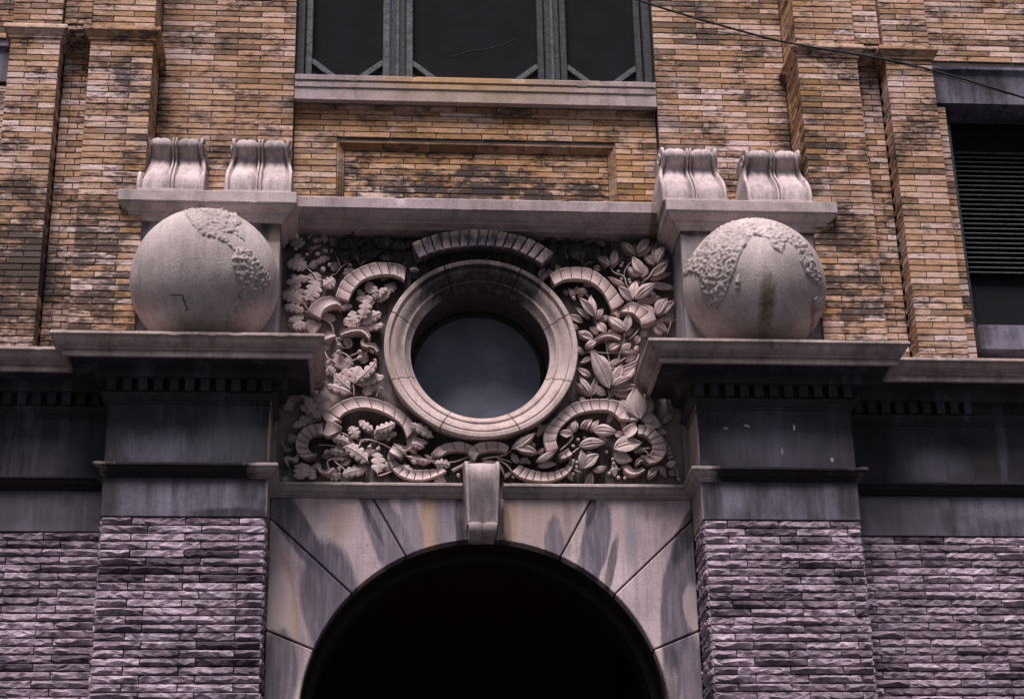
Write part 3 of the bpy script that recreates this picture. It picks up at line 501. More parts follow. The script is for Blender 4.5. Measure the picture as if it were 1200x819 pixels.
RIBBONS = [
  
  ([(-1.063,7.697),(-1.019,7.816),(-0.929,7.904),(-0.807,7.964),(-0.699,7.973),(-0.607,7.964),(-0.548,7.933)], [(-0.964,7.656),(-0.934,7.733),(-0.867,7.819),(-0.775,7.858),(-0.668,7.87),(-0.591,7.849),(-0.56,7.821)], 0.1, 9), 
  ([(-1.265,7.558),(-1.214,7.626),(-1.123,7.67),(-1.063,7.663),(-1.019,7.616)], [(-1.165,7.496),(-1.148,7.552),(-1.099,7.591),(-1.046,7.609),(-1.022,7.592)], 0.13, 1), 
  ([(-1.285,7.457),(-1.264,7.5),(-1.226,7.509)], [(-1.223,7.375),(-1.187,7.426),(-1.162,7.479)], 0.07, 1), 
  ([(-1.028,7.395),(-0.968,7.424),(-0.877,7.433),(-0.824,7.414),(-0.801,7.368)], [(-1.018,7.365),(-0.96,7.386),(-0.884,7.397),(-0.846,7.377),(-0.822,7.344)], 0.12, 1), 
  ([(-0.869,7.355),(-0.879,7.314),(-0.845,7.284),(-0.785,7.285),(-0.762,7.249)], [(-0.846,7.356),(-0.852,7.327),(-0.823,7.314),(-0.77,7.315),(-0.736,7.266)], 0.09, 1), 
  ([(-1.148,7.393),(-1.115,7.41),(-1.073,7.411)], [(-1.14,7.343),(-1.105,7.352),(-1.057,7.374)], 0.08, 1), 
  ([(-1.1,6.782),(-1.003,6.852),(-0.889,6.887),(-0.774,6.874),(-0.659,6.831),(-0.544,6.752),(-0.47,6.665)], [(-1.018,6.721),(-0.961,6.771),(-0.856,6.8),(-0.757,6.786),(-0.659,6.742),(-0.577,6.669),(-0.539,6.576)], 0.11, 7), 
  ([(-0.47,6.665),(-0.459,6.586),(-0.495,6.516),(-0.552,6.489)], [(-0.539,6.576),(-0.531,6.541),(-0.547,6.524),(-0.568,6.532)], 0.06, 1), 
  ([(-1.182,6.807),(-1.1,6.782),(-1.064,6.747)], [(-1.098,6.676),(-1.033,6.7),(-1.001,6.7)], 0.1, 1), 
  ([(-1.139,6.681),(-1.244,6.661),(-1.31,6.595),(-1.326,6.508),(-1.3,6.435),(-1.254,6.413)], [(-1.134,6.597),(-1.197,6.587),(-1.233,6.544),(-1.235,6.491),(-1.207,6.453),(-1.174,6.449)], 0.11, 7), 
  ([(-1.102,6.706),(-1.062,6.685),(-1.0,6.647)], [(-1.137,6.588),(-1.096,6.566),(-1.045,6.601)], 0.12, 1), 
  ([(-1.32,6.465),(-1.331,6.421),(-1.383,6.438),(-1.407,6.412),(-1.381,6.369)], [(-1.3,6.435),(-1.31,6.387),(-1.363,6.407),(-1.382,6.403),(-1.362,6.366)], 0.08, 1), 
  ([(-1.176,6.362),(-1.147,6.311),(-1.091,6.303),(-1.067,6.329)], [(-1.16,6.388),(-1.132,6.337),(-1.099,6.328),(-1.084,6.351)], 0.09, 1), 
  ([(-0.633,6.514),(-0.596,6.489),(-0.556,6.459)], [(-0.665,6.465),(-0.633,6.436),(-0.589,6.419)], 0.12, 1), 
  ([(-0.668,6.462),(-0.673,6.41),(-0.624,6.324),(-0.527,6.269),(-0.414,6.262),(-0.317,6.297),(-0.255,6.33)], [(-0.638,6.453),(-0.616,6.41),(-0.576,6.372),(-0.511,6.342),(-0.397,6.339),(-0.324,6.35),(-0.292,6.37)], 0.09, 9), 
  ([(-0.365,6.452),(-0.316,6.509),(-0.234,6.544),(-0.136,6.55),(-0.041,6.506)], [(-0.291,6.439),(-0.242,6.474),(-0.177,6.487),(-0.112,6.481),(-0.075,6.45)], 0.1, 4), 
  ([(-0.099,6.449),(-0.085,6.502),(-0.019,6.538),(0.066,6.549),(0.148,6.539),(0.193,6.508)], [(-0.054,6.398),(-0.026,6.45),(0.003,6.475),(0.065,6.486),(0.139,6.483),(0.171,6.469)], 0.12, 4), 
  ([(0.528,7.891),(0.608,7.945),(0.717,7.96),(0.827,7.948),(0.918,7.893),(1.0,7.799),(1.073,7.68)], [(0.563,7.809),(0.636,7.848),(0.73,7.858),(0.823,7.839),(0.898,7.78),(0.945,7.695),(0.977,7.61)], 0.1, 8), 
  ([(0.45,7.867),(0.49,7.911),(0.522,7.967)], [(0.484,7.877),(0.529,7.912),(0.568,7.935)], 0.06, 1), 
  ([(1.039,7.603),(1.119,7.66),(1.203,7.631),(1.278,7.576),(1.304,7.525)], [(1.049,7.582),(1.123,7.57),(1.167,7.528),(1.185,7.501),(1.188,7.478)], 0.13, 4), 
  ([(0.977,7.61),(1.031,7.611),(1.045,7.569)], [(0.984,7.585),(1.006,7.577),(1.016,7.543)], 0.08, 1), 
  ([(0.828,7.359),(0.899,7.409),(0.961,7.418),(1.037,7.394)], [(0.851,7.355),(0.905,7.376),(0.96,7.38),(1.026,7.354)], 0.12, 1), 
  ([(0.458,6.481),(0.44,6.577),(0.468,6.666),(0.549,6.764),(0.651,6.846),(0.769,6.883),(0.903,6.89),(1.003,6.871),(1.059,6.823)], [(0.545,6.508),(0.535,6.569),(0.562,6.649),(0.631,6.724),(0.716,6.775),(0.833,6.799),(0.916,6.797),(0.965,6.769),(0.997,6.728)], 0.11, 12), 
  ([(1.059,6.823),(1.135,6.833),(1.166,6.789)], [(0.997,6.728),(1.063,6.721),(1.13,6.722)], 0.12, 2), 
  ([(0.209,6.33),(0.273,6.284),(0.371,6.261),(0.485,6.262),(0.584,6.299),(0.644,6.36),(0.667,6.43)], [(0.267,6.383),(0.316,6.357),(0.373,6.34),(0.454,6.327),(0.536,6.34),(0.603,6.377),(0.635,6.435)], 0.09, 10), 
  ([(0.548,6.452),(0.583,6.476),(0.62,6.501)], [(0.568,6.417),(0.605,6.429),(0.645,6.453)], 0.12, 2), 
  ([(1.137,6.69),(1.186,6.684),(1.252,6.656),(1.314,6.577),(1.327,6.48),(1.272,6.409),(1.205,6.391)], [(1.13,6.616),(1.171,6.611),(1.203,6.584),(1.229,6.532),(1.221,6.487),(1.192,6.457),(1.142,6.452)], 0.11, 8), 
  ([(1.013,6.644),(1.061,6.68),(1.109,6.699)], [(1.048,6.574),(1.099,6.601),(1.126,6.646)], 0.13, 1), 
  ([(1.013,6.354),(1.045,6.32),(1.102,6.312),(1.17,6.352)], [(1.039,6.376),(1.071,6.355),(1.112,6.352),(1.15,6.373)], 0.09, 1), 
  ([(1.098,6.399),(1.116,6.434),(1.166,6.447)], [(1.122,6.39),(1.135,6.411),(1.182,6.422)], 0.09, 1), 
  ([(1.277,6.656),(1.316,6.621),(1.342,6.568)], [(1.25,6.62),(1.29,6.585),(1.307,6.541)], 0.07, 5), 
  ([(1.347,6.577),(1.37,6.524),(1.386,6.463)], [(1.313,6.559),(1.332,6.506),(1.345,6.448)], 0.05, 4), 
  ([(-0.502,8.111),(-0.394,8.164),(-0.235,8.213),(0.021,8.24),(0.277,8.198),(0.423,8.143),(0.549,8.052)], [(-0.445,7.985),(-0.357,8.029),(-0.236,8.067),(0.019,8.096),(0.23,8.075),(0.356,8.02),(0.457,7.958)], 0.12, 8), 
]
CONTINENTS_WEST = [
  
  ((-24.5,49.9), (-4.7,51.9), (27.0,54.1), (42.6,48.6), (38.3,34.7), (28.5,24.4), (36.6,17.8), (35.9,11.9), (25.7,17.0), (18.9,16.4), (23.1,8.9), (27.9,2.2), (25.8,0.1), (19.9,6.2), (10.5,9.7), (1.2,11.5), (-5.9,20.8)), 
  ((25.8,0.1), (27.9,4.8), (34.4,7.6), (43.2,5.9), (50.9,-0.9), (64.4,-6.6), (66.4,-13.6), (59.2,-24.5), (53.9,-35.5), (44.0,-41.3), (38.8,-50.4), (37.5,-56.5), (32.6,-48.0), (34.7,-38.5), (37.1,-30.4), (33.3,-22.8), (27.6,-16.8), (24.0,-5.3)), 
]
CONTINENTS_EAST = [
  
  ((-95.0,11.4), (-91.3,18.3), (-65.8,27.2), (-53.0,43.4), (-33.3,52.1), (-4.3,53.6), (18.8,43.4), (34.4,31.1), (42.6,15.4), (47.4,2.4), (58.2,-7.5), (56.0,-13.5), (43.0,-12.0), (32.7,-9.4), (26.6,1.1), (25.4,11.6), (17.7,17.4), (12.0,3.2), (5.2,6.5), (0.7,19.3), (-10.9,21.9), (-15.9,12.4), (-22.5,0.8), (-27.4,-11.5), (-32.3,-17.5), (-39.1,-27.5), (-51.9,-34.7), (-58.1,-27.6), (-61.2,-13.7), (-59.9,-2.6), (-71.0,5.4)), 
  ((-27.1,-13.8), (-22.3,-11.1), (-22.0,-17.9), (-27.1,-26.7), (-29.3,-22.5)), 
  ((46.2,-29.0), (48.8,-22.5), (62.3,-17.1), (78.2,-20.3), (88.0,-26.3), (61.1,-34.8)), 
]

# ================================================================== SETTING
def struct(o): o['kind'] = 'structure'; return o
struct(link_mesh('ground', [(-400, -400, -.004), (400, -400, -.004), (400, 400, -.004), (-400, 400, -.004)], [(0, 1, 2, 3)], M['asphalt']))
struct(box('pavement', -60, 60, -3.6, .3, -.1, .13, M['pavement'], bev=.01))

# ================================================================== BRICKWORK
TOP = 10.62
def side_name(s): return 'left' if s < 0 else 'right'
def brick_wall(label, x0, x1, z0, Y, mat, offs, group, ztop=TOP, core_top=12.0, L=.355, skip=None, core_back=.45, z1core=None):
    t = thing('brick_wall', label, 'brick wall', group)
    box('mortar_bed', x0 + .001, x1 - .001, Y + .009, Y + core_back, z0, core_top, M['mortar'], t, 0)
    lay(t, x0, x1, z0, ztop, Y, mat, offs, L, skip=skip)
    return t
for s in (-1, 1):
    sd_ = side_name(s)
    # wall between window and pilaster
    a, b = sorted((s * 1.412, s * 2.452))
    brick_wall('flat buff brick wall bay above the two scroll brackets, %s of the three-pane window' % sd_, a, b, 8.22, 0, M['brick'],
               (0, .17) if s > 0 else (.06, .24), 'brick wall bays beside the window')
    a, b = sorted((s * 2.926, s * 3.14))
    w = brick_wall('narrow recessed brick strip between the two brick pilasters on the %s' % sd_, a, b, 7.0, -.22, M['brick'],
                   (.07, .14), 'recessed brick strips', ztop=9.66, core_top=9.68)
    # header closing the recess near the top
    lay(w, a + .004, b - .004, 9.74, TOP, -.38, M['brick'], (0, .1), depth=.15)
    box('header_core', a + .002, b - .002, -.37, 0, 9.69, 12, M['mortar'], w, 0)
    sweep('header_moulding', [(a + .003, -.36), (b - .003, -.36)], [(-.2, 9.735), (.03, 9.735), (.03, 9.71), (.012, 9.70), (.0, 9.672), (-.2, 9.672)], M['brick'], w)
    # outermost strip
    a, b = sorted((s * 3.512, s * 3.645))
    w = brick_wall('thin brick strip at the far %s edge beside the side window' % sd_, a, b, 7.0, -.22, M['brick'],
                   (0, 0), 'outer brick strips', ztop=9.3, core_top=9.31)
    # pilasters
    for (p0, p1, deep, lab) in ((2.452, 2.924, True, 'wide brick pilaster beside the carved globe on the %s'), (3.142, 3.512, False, 'narrow outer brick pilaster near the %s edge of the front')):
        t = thing('brick_pilaster', lab % sd_, 'brick pilaster', 'brick pilasters')
        a, b = sorted((s * p0, s * p1)); w = b - a
        box('mortar_core', a + .009, b - .009, -.411, .1, 7.04, 12, M['mortar'], t, 0)
        k = int(7.06 / PITCH); z = k * PITCH
        while z < TOP:
            if not (9.60 < z + BH / 2 < 9.70):
                sh = w * .34
                cut = sh if k % 2 else w - sh
                for (u, v, inner) in ((a, a + cut, s > 0), (a + cut, b, s < 0)):
                    long_ = (v - u) > w / 2
                    me = brick_mesh(v - u - .006 if True else 0, .165 if long_ else .33, BH, M['brick_orange'] if (inner and deep and not long_ and random.random() < .8) else M['brick'])
                    inst('brick', me, t, Matrix.Translation(((u + v) / 2, -.42 + random.uniform(-.002, .002), z + BH / 2 + PITCH * .07)) @ Matrix.Rotation(random.uniform(-.004, .004), 4, 'Y'))
                    if inner and deep:
                        y0 = -.42 + (.165 if long_ else .33)
                        me = brick_mesh(-y0 - .008, .09, BH, M['brick_orange'])
                        xf = a if s > 0 else b
                        inst('brick', me, t, Matrix.Translation((xf, y0 / 2, z + BH / 2 + PITCH * .07)) @ Matrix.Rotation(R(-90 if s > 0 else 90), 4, 'Z'))
            z += PITCH; k += 1
        cap = [(-.1, 9.70), (.045, 9.70), (.05, 9.69), (.05, 9.665), (.035, 9.655), (.025, 9.63), (.012, 9.615), (.012, 9.60), (-.1, 9.60)]
        sweep('capital_moulding', [(a, 0), (a, -.42), (b, -.42), (b, 0)], cap, M['brick'], t)

# --- central wall with sunk panel
cw = thing('brick_wall', 'sooty brick wall with a long sunk moulded panel below the three-pane window', 'brick wall')
box('mortar_bed', -1.41, 1.41, .122, .5, 8.3, 9.40, M['mortar'], cw, 0)
for x0, x1, z0, z1 in ((-1.41, -1.07, 8.3, 9.40), (1.07, 1.41, 8.3, 9.40), (-1.069, 1.069, 9.05, 9.399)): box('mortar_bed', x0, x1, .09, .121, z0, z1, M['mortar'], cw, 0)
PX, PZ = 1.075, 9.055
lay(cw, -1.41, 1.41, 8.40, 9.33, .08, M['brick_orange'], (0, .18, .09, .27), .355, skip=lambda x, z, a, b: False,
    cuts=lambda k: (row_cuts(-1.41, 1.41, .355, (k % 2) * .17 + (k % 3) * .03) if k * PITCH > PZ - .01 else
                    row_cuts(-1.41, -PX, .355, (0, .2)[k % 2] + .14) + row_cuts(PX, 1.41, .355, (.13, .22)[k % 2])))
lay(cw, -1.02, 1.02, 8.40, 9.0, .112, M['brick_panel'], (.1, .28, .19), .355, depth=.05)
for i in range(9):     # moulded header course under the sill
    x0 = -1.41 + i * 2.82 / 9
    sweep('moulded_brick', [(x0 + .003, .08), (x0 + 2.82 / 9 - .003, .08)], [(-.05, 9.372), (.03, 9.372), (.03, 9.357), (.014, 9.345), (.006, 9.33), (-.05, 9.33)], M['brick_frame'], cw)
def frame_piece(a, b, m0, m1):
    """moulded brick of the sunk panel's frame from a to b (outer edge, X-Z); m0/m1: mitred ends"""
    d = Vector((b[0] - a[0], b[1] - a[1])); L = d.length; d.normalize(); n = Vector((d.y, -d.x))     # inward
    prof = [(0, .15), (0, .066), (.014, .066), (.02, .078), (.03, .082), (.042, .098), (.052, .102), (.056, .112), (.056, .15)]
    V = []
    for e, (p, m) in enumerate(((a, m0), (b, m1))):
        for (q, y) in prof:
            off = (q if m else 0.003) * (1 if e == 0 else -1)
            V.append((p[0] + n.x * q + d.x * off, y, p[1] + n.y * q + d.y * off))
    k = len(prof); F = [(j, (j + 1) % k, (j + 1) % k + k, j + k) for j in range(k)] + [tuple(range(k)), tuple(range(k, 2 * k))]
    link_mesh('frame_brick', V, F, M['brick_frame'], cw)
xs = [-PX, -.72, -.36, 0.0, .36, .72, PX]
for i in range(6): frame_piece((xs[i], PZ), (xs[i + 1], PZ), i == 0, i == 5)
for z0, z1, m in ((8.40, 8.78, 0), (8.78, PZ, 1)):
    frame_piece((-PX, z0), (-PX, z1), 0, m); frame_piece((PX, z1), (PX, z0), m, 0)

# ================================================================== UPPER WINDOW
uw = thing('three_pane_window', 'dark three-pane timber window with octagonal lower corners above a stone sill', 'window')
sweep('sill', [(-1.409, .07), (1.409, .07)], [(-.1, 9.60), (.088, 9.592), (.095, 9.585), (.095, 9.545), (.082, 9.54), (.082, 9.53), (.088, 9.527), (.088, 9.485), (.078, 9.48), (.078, 9.378), (-.1, 9.378)], M['upper_ledge_stone'], uw)
WT = 11.3
for x0, x1 in ((-1.412, -1.345), (1.345, 1.412)): box('jamb', x0, x1, .10, .3, 9.6, WT, M['window_wood'], uw, .006)
for c in (-.612, .618):
    m = box('mullion', c - .06, c + .06, .13, .3, 9.6, WT, M['window_wood'], uw, .008)
    box('mullion_bead', c - .016, c + .012, .105, .135, 9.6, WT, M['window_worn'], m, .006)
panes = ((-1.342, -.675), (-.549, .555), (.681, 1.342))
for (x0, x1) in panes:
    sash = box('sash_rail', x0, x1, .155, .3, 9.6, 9.685, M['window_wood'], uw, .005)
    for xa, xb in ((x0 + .002, x0 + .055), (x1 - .055, x1 - .002)): box('sash_stile', xa, xb, .15, .3, 9.6, WT, M['window_worn' if xa < 0 else 'window_wood'], sash, .005)
    box('glass_pane', x0 + .03, x1 - .03, .225, .235, 9.64, WT, M['screen'], uw, 0)
    for xc, sg in ((x0 + .05, 1), (x1 - .05, -1)):
        w_, h_ = .155, .125
        zt, zb = 9.685 + h_ + .03, 9.685
        V = [(xc, .20, zt), (xc + sg * w_ * 1.2, .20, zb), (xc, .20, zb), (xc, .24, zt), (xc + sg * w_ * 1.2, .24, zb), (xc, .24, zb)]
        link_mesh('corner_panel', V, [(0, 1, 2), (3, 4, 5), (0, 1, 4, 3), (1, 2, 5, 4), (2, 0, 3, 5)], M['window_wood'], uw)
        d = Vector((sg * w_ * 1.2, zb - zt)).normalized(); n = Vector((-d.y, d.x)) * sg * .023
        p, q = Vector((xc, zt)), Vector((xc + sg * w_ * 1.2, zb))
        V = [(v.x, y, v.y) for y in (.165, .23) for v in (p - n, q - n, q + n, p + n)]
        bevel(link_mesh('corner_brace', V, [(0, 1, 2, 3), (4, 5, 6, 7), (0, 1, 5, 4), (1, 2, 6, 5), (2, 3, 7, 6), (3, 0, 4, 7)], M['window_worn'], uw), .004)
tube('pane_crack', [(-.20, .222, 9.93), (-.05, .222, 9.99), (.10, .222, 10.02), (.22, .222, 10.06), (.33, .222, 10.12)], .0012, M['window_worn'], uw, 5, 1, 3)
box('lintel', -1.412, 1.412, .02, .5, 11.3, 12, M['pale_stone'], uw, .005)

# side windows at both ends
for s in (-1, 1):
    sw = thing('side_window', 'narrow dark window with louvred blind under a grey stone lintel at the far %s' % side_name(s), 'window', 'side windows')
    a, b = sorted((s * 3.548, s * 5.2))
    sweep('lintel', [(a, -.1), (b, -.1)] , [(-.4, 9.66), (.15, 9.66), (.15, 9.635), (.13, 9.62), (.12, 9.60), (.12, 9.34), (-.4, 9.34)], M['base_stone'], sw)
    a, b = sorted((s * 3.647, s * 5.0))
    j0, j1 = sorted((s * 3.647, s * 3.70))
    box('frame', j0, j1, -.12, .2, 7.4, 9.34, M['window_wood'], sw, .005)
    box('sill', a, b, -.3, .2, 7.2, 7.4, M['base_stone'], sw, .006)
    j0, j1 = sorted((s * 3.70, s * 4.98))
    box('glass_pane', j0, j1, .08, .09, 7.4, 9.34, M['screen'], sw, 0)
    z = 8.0
    while z < 9.05:
        V, F = box_v(j0 + .05, j0 + .95, -.022, .022, -.004, .004)
        o = link_mesh('blind_slat', V, F, M['window_worn'], sw, loc=(0, .04, z)); o.rotation_euler = (R(38), 0, 0)
        z += .042
    lo = thing('brick_wall', 'patch of brick wall above the grey lintel in the upper %s corner' % side_name(s), 'brick wall', 'brickwork above the side windows')
    a, b = sorted((s * 3.514, s * 5.0))
    lay(lo, a, b, 9.69, TOP - .1, -.24, M['brick'], (0, .18)); box('mortar_bed', a, b, -.23, .3, 9.67, 12, M['mortar'], lo, 0)
    a, b = sorted((s * 4.6, s * 7.0)); box('wall_end', a, b, -.15, .4, 4.2, 9.33, M['mortar'], lo, 0)

# ================================================================== LEDGES
def single(o, label, cat, group=None):
    o['label'] = label; o['category'] = cat
    if group: o['group'] = group
    return o
single(sweep('stone_ledge', [(-1.352, .02), (1.352, .02)], [(-.2, 8.43), (.212, 8.425), (.22, 8.415), (.22, 8.335), (.205, 8.33), (.19, 8.31), (.15, 8.285), (.13, 8.28), (.13, 8.262), (.08, 8.25), (.07, 8.235), (-.2, 8.235)], M['upper_ledge_stone'], None),
       'long moulded mauve stone ledge between the brick panel and the carved relief', 'ledge')
ledge_prof = [(-.3, 8.297), (.108, 8.293), (.115, 8.285), (.115, 8.205), (.103, 8.20), (.098, 8.18), (.07, 8.16), (.045, 8.15), (.045, 8.128), (.025, 8.12), (.018, 8.09), (-.3, 8.09)]
for s in (-1, 1):
    a, b = sorted((s * 1.465, s * 2.51))
    single(sweep('stone_ledge', [(a, .0), (a, -.385), (b, -.385), (b, .0)], ledge_prof, M['pale_stone'], None),
           'short projecting stone ledge carrying two scroll brackets over the %s globe' % side_name(s), 'ledge', 'pedestal ledges')
    a, b = sorted((s * 1.463, s * 2.512))
    single(box('stone_slab', a, b, -.38, .0, 7.055, 8.10, M['slab_stone'], None, .006), 'flat stained stone slab behind the %s globe' % side_name(s), 'stone slab', 'slabs behind the globes')

# ================================================================== SCROLL BRACKETS
def shaped(name, prof, sect, wtop, wbot, mat, parent, x0, back, flare=False):
    """prof: (Y, z) from back top over the face to the foot; sect: (u 0..1, raise)"""
    pts = resample(spline([Vector((y, z)) for y, z in prof], 5), 46)
    z0, z1 = pts[0].y, pts[-1].y; V = []; n = len(pts); k = len(sect)
    for i, p in enumerate(pts):
        d = (pts[min(i + 1, n - 1)] - pts[max(i - 1, 0)]).normalized(); nn = Vector((d.y, -d.x))
        if nn.x > 0 and i < 2: nn = Vector((0, 1))
        f_ = i / (n - 1); w = wtop + (wbot - wtop) * f_
        if flare: w = wtop + (wbot - wtop) * max(0, min(1, (f_ - .42) / .3)) - .022 * math.exp(-((f_ - .42) / .10) ** 2)
        V.append((x0 - w / 2, max(p.x, back) if i == 0 else back, p.y))
        for (u, r) in sect: V.append((x0 + (u - .5) * w, p.x + nn.x * r, p.y + nn.y * r))
        V.append((x0 + w / 2, back, p.y))
    K = k + 2; F = []
    for i in range(n - 1):
        for j in range(K - 1): F.append((i * K + j, i * K + j + 1, (i + 1) * K + j + 1, (i + 1) * K + j))
    F.append(tuple((n - 1) * K + j for j in range(K))); F.append(tuple(j for j in range(K)))
    return auto_smooth(link_mesh(name, V, F, mat, parent), 50)
sect = [(0, 0), (.0, .006), (.012, .014), (.050, .014), (.062, .002), (.078, -.020)]
for i in range(15):
    t = i / 14; sect.append((.08 + t * .355, -.020 + .029 * abs(math.sin(math.pi * t)) ** .35 - .008 * math.exp(-((t - .5) / .07) ** 2)))
sect += [(.440, -.022), (.452, -.004), (.462, .012), (.486, .012), (.494, -.012), (.506, -.012), (.514, .012), (.538, .012), (.548, -.004), (.560, -.022)]
for i in range(15):
    t = i / 14; sect.append((.565 + t * .355, -.020 + .029 * abs(math.sin(math.pi * t)) ** .35 - .008 * math.exp(-((t - .5) / .07) ** 2)))
sect += [(.924, -.020), (.938, .002), (.950, .014), (.988, .014), (1.0, .006), (1.0, 0)]
bprof = [(-.08, 8.825), (-.22, 8.835), (-.30, 8.825), (-.335, 8.795), (-.34, 8.755), (-.315, 8.725), (-.285, 8.705), (-.268, 8.68), (-.272, 8.645), (-.292, 8.605), (-.33, 8.56), (-.375, 8.51), (-.415, 8.46), (-.442, 8.41), (-.452, 8.36), (-.452, 8.318)]
BR = [(-2.262, 'leftmost scroll bracket, tucked against the wide brick pilaster'), (-1.632, 'second scroll bracket from the left, standing alone on the left ledge'),
      (1.575, 'third scroll bracket from the left, at the inner end of the right ledge'), (2.215, 'rightmost scroll bracket, close to the brick pilaster on the right')]
def spiral(cx, cz, x, r0, parent, turns=1.6, sg=1):
    pts = []
    for i in range(22):
        a = i / 21 * turns * 2 * math.pi; r = r0 * (1 - .8 * i / 21); pts.append((x, cx + r * math.cos(a), cz + sg * r * math.sin(a)))
    return tube('side_scroll', pts, .009, M['pale_stone'], parent, 6, .6, 1)
for (xc, lab) in BR:
    t = thing('scroll_bracket', 'pale stone ' + lab, 'bracket', 'scroll brackets on the ledges')
    b = shaped('scroll_body', bprof, sect, .432, .486, M['bracket_stone'], t, xc, .02, True)
    box('plinth', xc - .242, xc + .242, -.472, .02, 8.292, 8.320, M['pale_stone'], t, .006)
    for sg in (-1, 1):
        xx = xc + sg * .228
        spiral(-.34, 8.42, xx + sg * .008, .085, t); spiral(-.26, 8.765, xx - sg * .012, .05, t, 1.4, -1)

# ================================================================== GLOBES
def pip(x, y, P):
    c = False
    for (x0, y0), (x1, y1) in zip(P, P[1:] + P[:1]):
        if (y0 > y) != (y1 > y) and x < (x1 - x0) * (y - y0) / (y1 - y0) + x0: c = not c
    return c
def edge_d(x, y, P):
    m = 9e9
    for (x0, y0), (x1, y1) in zip(P, P[1:] + P[:1]):
        dx, dy = x1 - x0, y1 - y0; t = max(0, min(1, ((x - x0) * dx + (y - y0) * dy) / (dx * dx + dy * dy + 1e-9)))
        m = min(m, math.hypot(x - x0 - t * dx, y - y0 - t * dy))
    return m
def sdir(lon, lat): lo, la = R(lon), R(lat); return Vector((math.sin(lo) * math.cos(la), -math.cos(lo) * math.cos(la), math.sin(la)))
def globe(c, rad, lands, label, tag_):
    t = thing('stone_globe', label, 'globe', 'carved stone globes')
    V = []; F = []; NU, NV = 112, 64
    for j in range(NV + 1):
        for i in range(NU):
            d = sdir(360 * i / NU, -90 + 180 * j / NV)
            V.append(Vector(c) + d * (rad + .003 * noise.noise(d * 3) + .0012 * noise.noise(d * 25)))
    for j in range(NV):
        for i in range(NU): F.append((j * NU + i, j * NU + (i + 1) % NU, (j + 1) * NU + (i + 1) % NU, (j + 1) * NU + i))
    link_mesh('sphere', V, F, M['globe_stone'], t, True)
    for P in lands:
        xs = [p[0] for p in P]; ys = [p[1] for p in P]; st = 1.0
        n0, n1 = int(min(xs) / st) - 1, int(max(xs) / st) + 2; m0, m1 = int(min(ys) / st) - 1, int(max(ys) / st) + 2
        idx = {}; V = []; F = []
        def vert(i, j):
            if (i, j) in idx: return idx[(i, j)]
            d = sdir(i * st, j * st); e = edge_d(i * st, j * st, P) if pip(i * st, j * st, P) else 0
            jag = Vector((noise.noise(d * 9 + Vector((3, 1, 2))), noise.noise(d * 9), noise.noise(d * 9 + Vector((8, 4, 4))))) * .02
            q = d * 19 + Vector(c)
            lump = noise.noise(q * 1.35); l2 = noise.noise(q * 3.4)
            k = min(1, e / 1.3)
            h = k * (.010 + .016 * max(-.4, lump) + .009 * l2) - (.006 if e == 0 else 0)
            V.append(Vector(c) + (d + jag * .6).normalized() * (rad + h)); idx[(i, j)] = len(V) - 1; return len(V) - 1
        for j in range(m0, m1):
            for i in range(n0, n1):
                wob = noise.noise(Vector((i * .23, j * .23, 5))) * 2.2
                if pip((i + .5) * st + wob, (j + .5) * st - wob, P): F.append((vert(i, j), vert(i + 1, j), vert(i + 1, j + 1), vert(i, j + 1)))
        if F: link_mesh('continent', V, F, M['globe_stone'], t, True)
    return t
GLc, GRc = (-1.98, -.45, 7.575), (1.965, -.45, 7.585)
g = globe(GLc, .525, CONTINENTS_WEST, 'stone globe on the left carved with the Americas and a small black crack', 'west')
crk = [Vector(GLc) + sdir(*p) * .5255 for p in ((-26.5, -33), (-24.5, -34.2), (-22, -33.6), (-19, -34.6), (-16, -34.0), (-13.8, -36), (-15, -38), (-12.9, -40), (-14.4, -42), (-12.2, -44), (-13.9, -47.5))]
tube('crack', crk, .0042, M['mortar'], g, 5, 1.0, 1)
globe(GRc, .515, CONTINENTS_EAST, 'stone globe on the right with knobbly continents and a brown rust streak', 'east')

# ================================================================== CORNICES, PIERS, BASE COURSES
corn = [(-.3, 7.062), (.362, 7.058), (.372, 7.052), (.374, 7.034), (.362, 7.028), (.352, 7.020), (.350, 7.004), (.336, 6.984), (.316, 6.970), (.302, 6.966), (.302, 6.952), (.286, 6.948), (.284, 6.938), (.294, 6.934), (.290, 6.905), (.27, 6.902), (.262, 6.915), (.255, 6.93), (-.3, 6.93)]
soff = [(-.3, 6.929), (.254, 6.929), (.254, 6.917), (.11, 6.914), (.10, 6.865), (.085, 6.84), (-.3, 6.84)]
belt = [(-.05, 6.228), (.062, 6.222), (.070, 6.215), (.070, 6.200), (.058, 6.196), (.052, 6.178), (.036, 6.160), (.022, 6.155), (.022, 6.142), (.008, 6.138), (.003, 6.128), (-.05, 6.128)]
bedm = [(-.05, 6.742), (.048, 6.742), (.050, 6.722), (.036, 6.712), (.022, 6.692), (.010, 6.688), (.010, 6.672), (-.05, 6.672)]
PI0, PI1 = 1.495, 2.605
belt_thing = thing('string_course', 'continuous moulded stone band running under the relief and round both piers', 'string course')
fullpath = [(-4.7, -.10), (-PI1, -.10), (-PI1, -.38), (-PI0, -.38), (-PI0, 0), (-.145, 0)]
sweep('moulding', fullpath, belt, M['belt_stone'], belt_thing)
sweep('moulding', [(-x, y) for x, y in reversed(fullpath)], belt, M['belt_stone'], belt_thing)
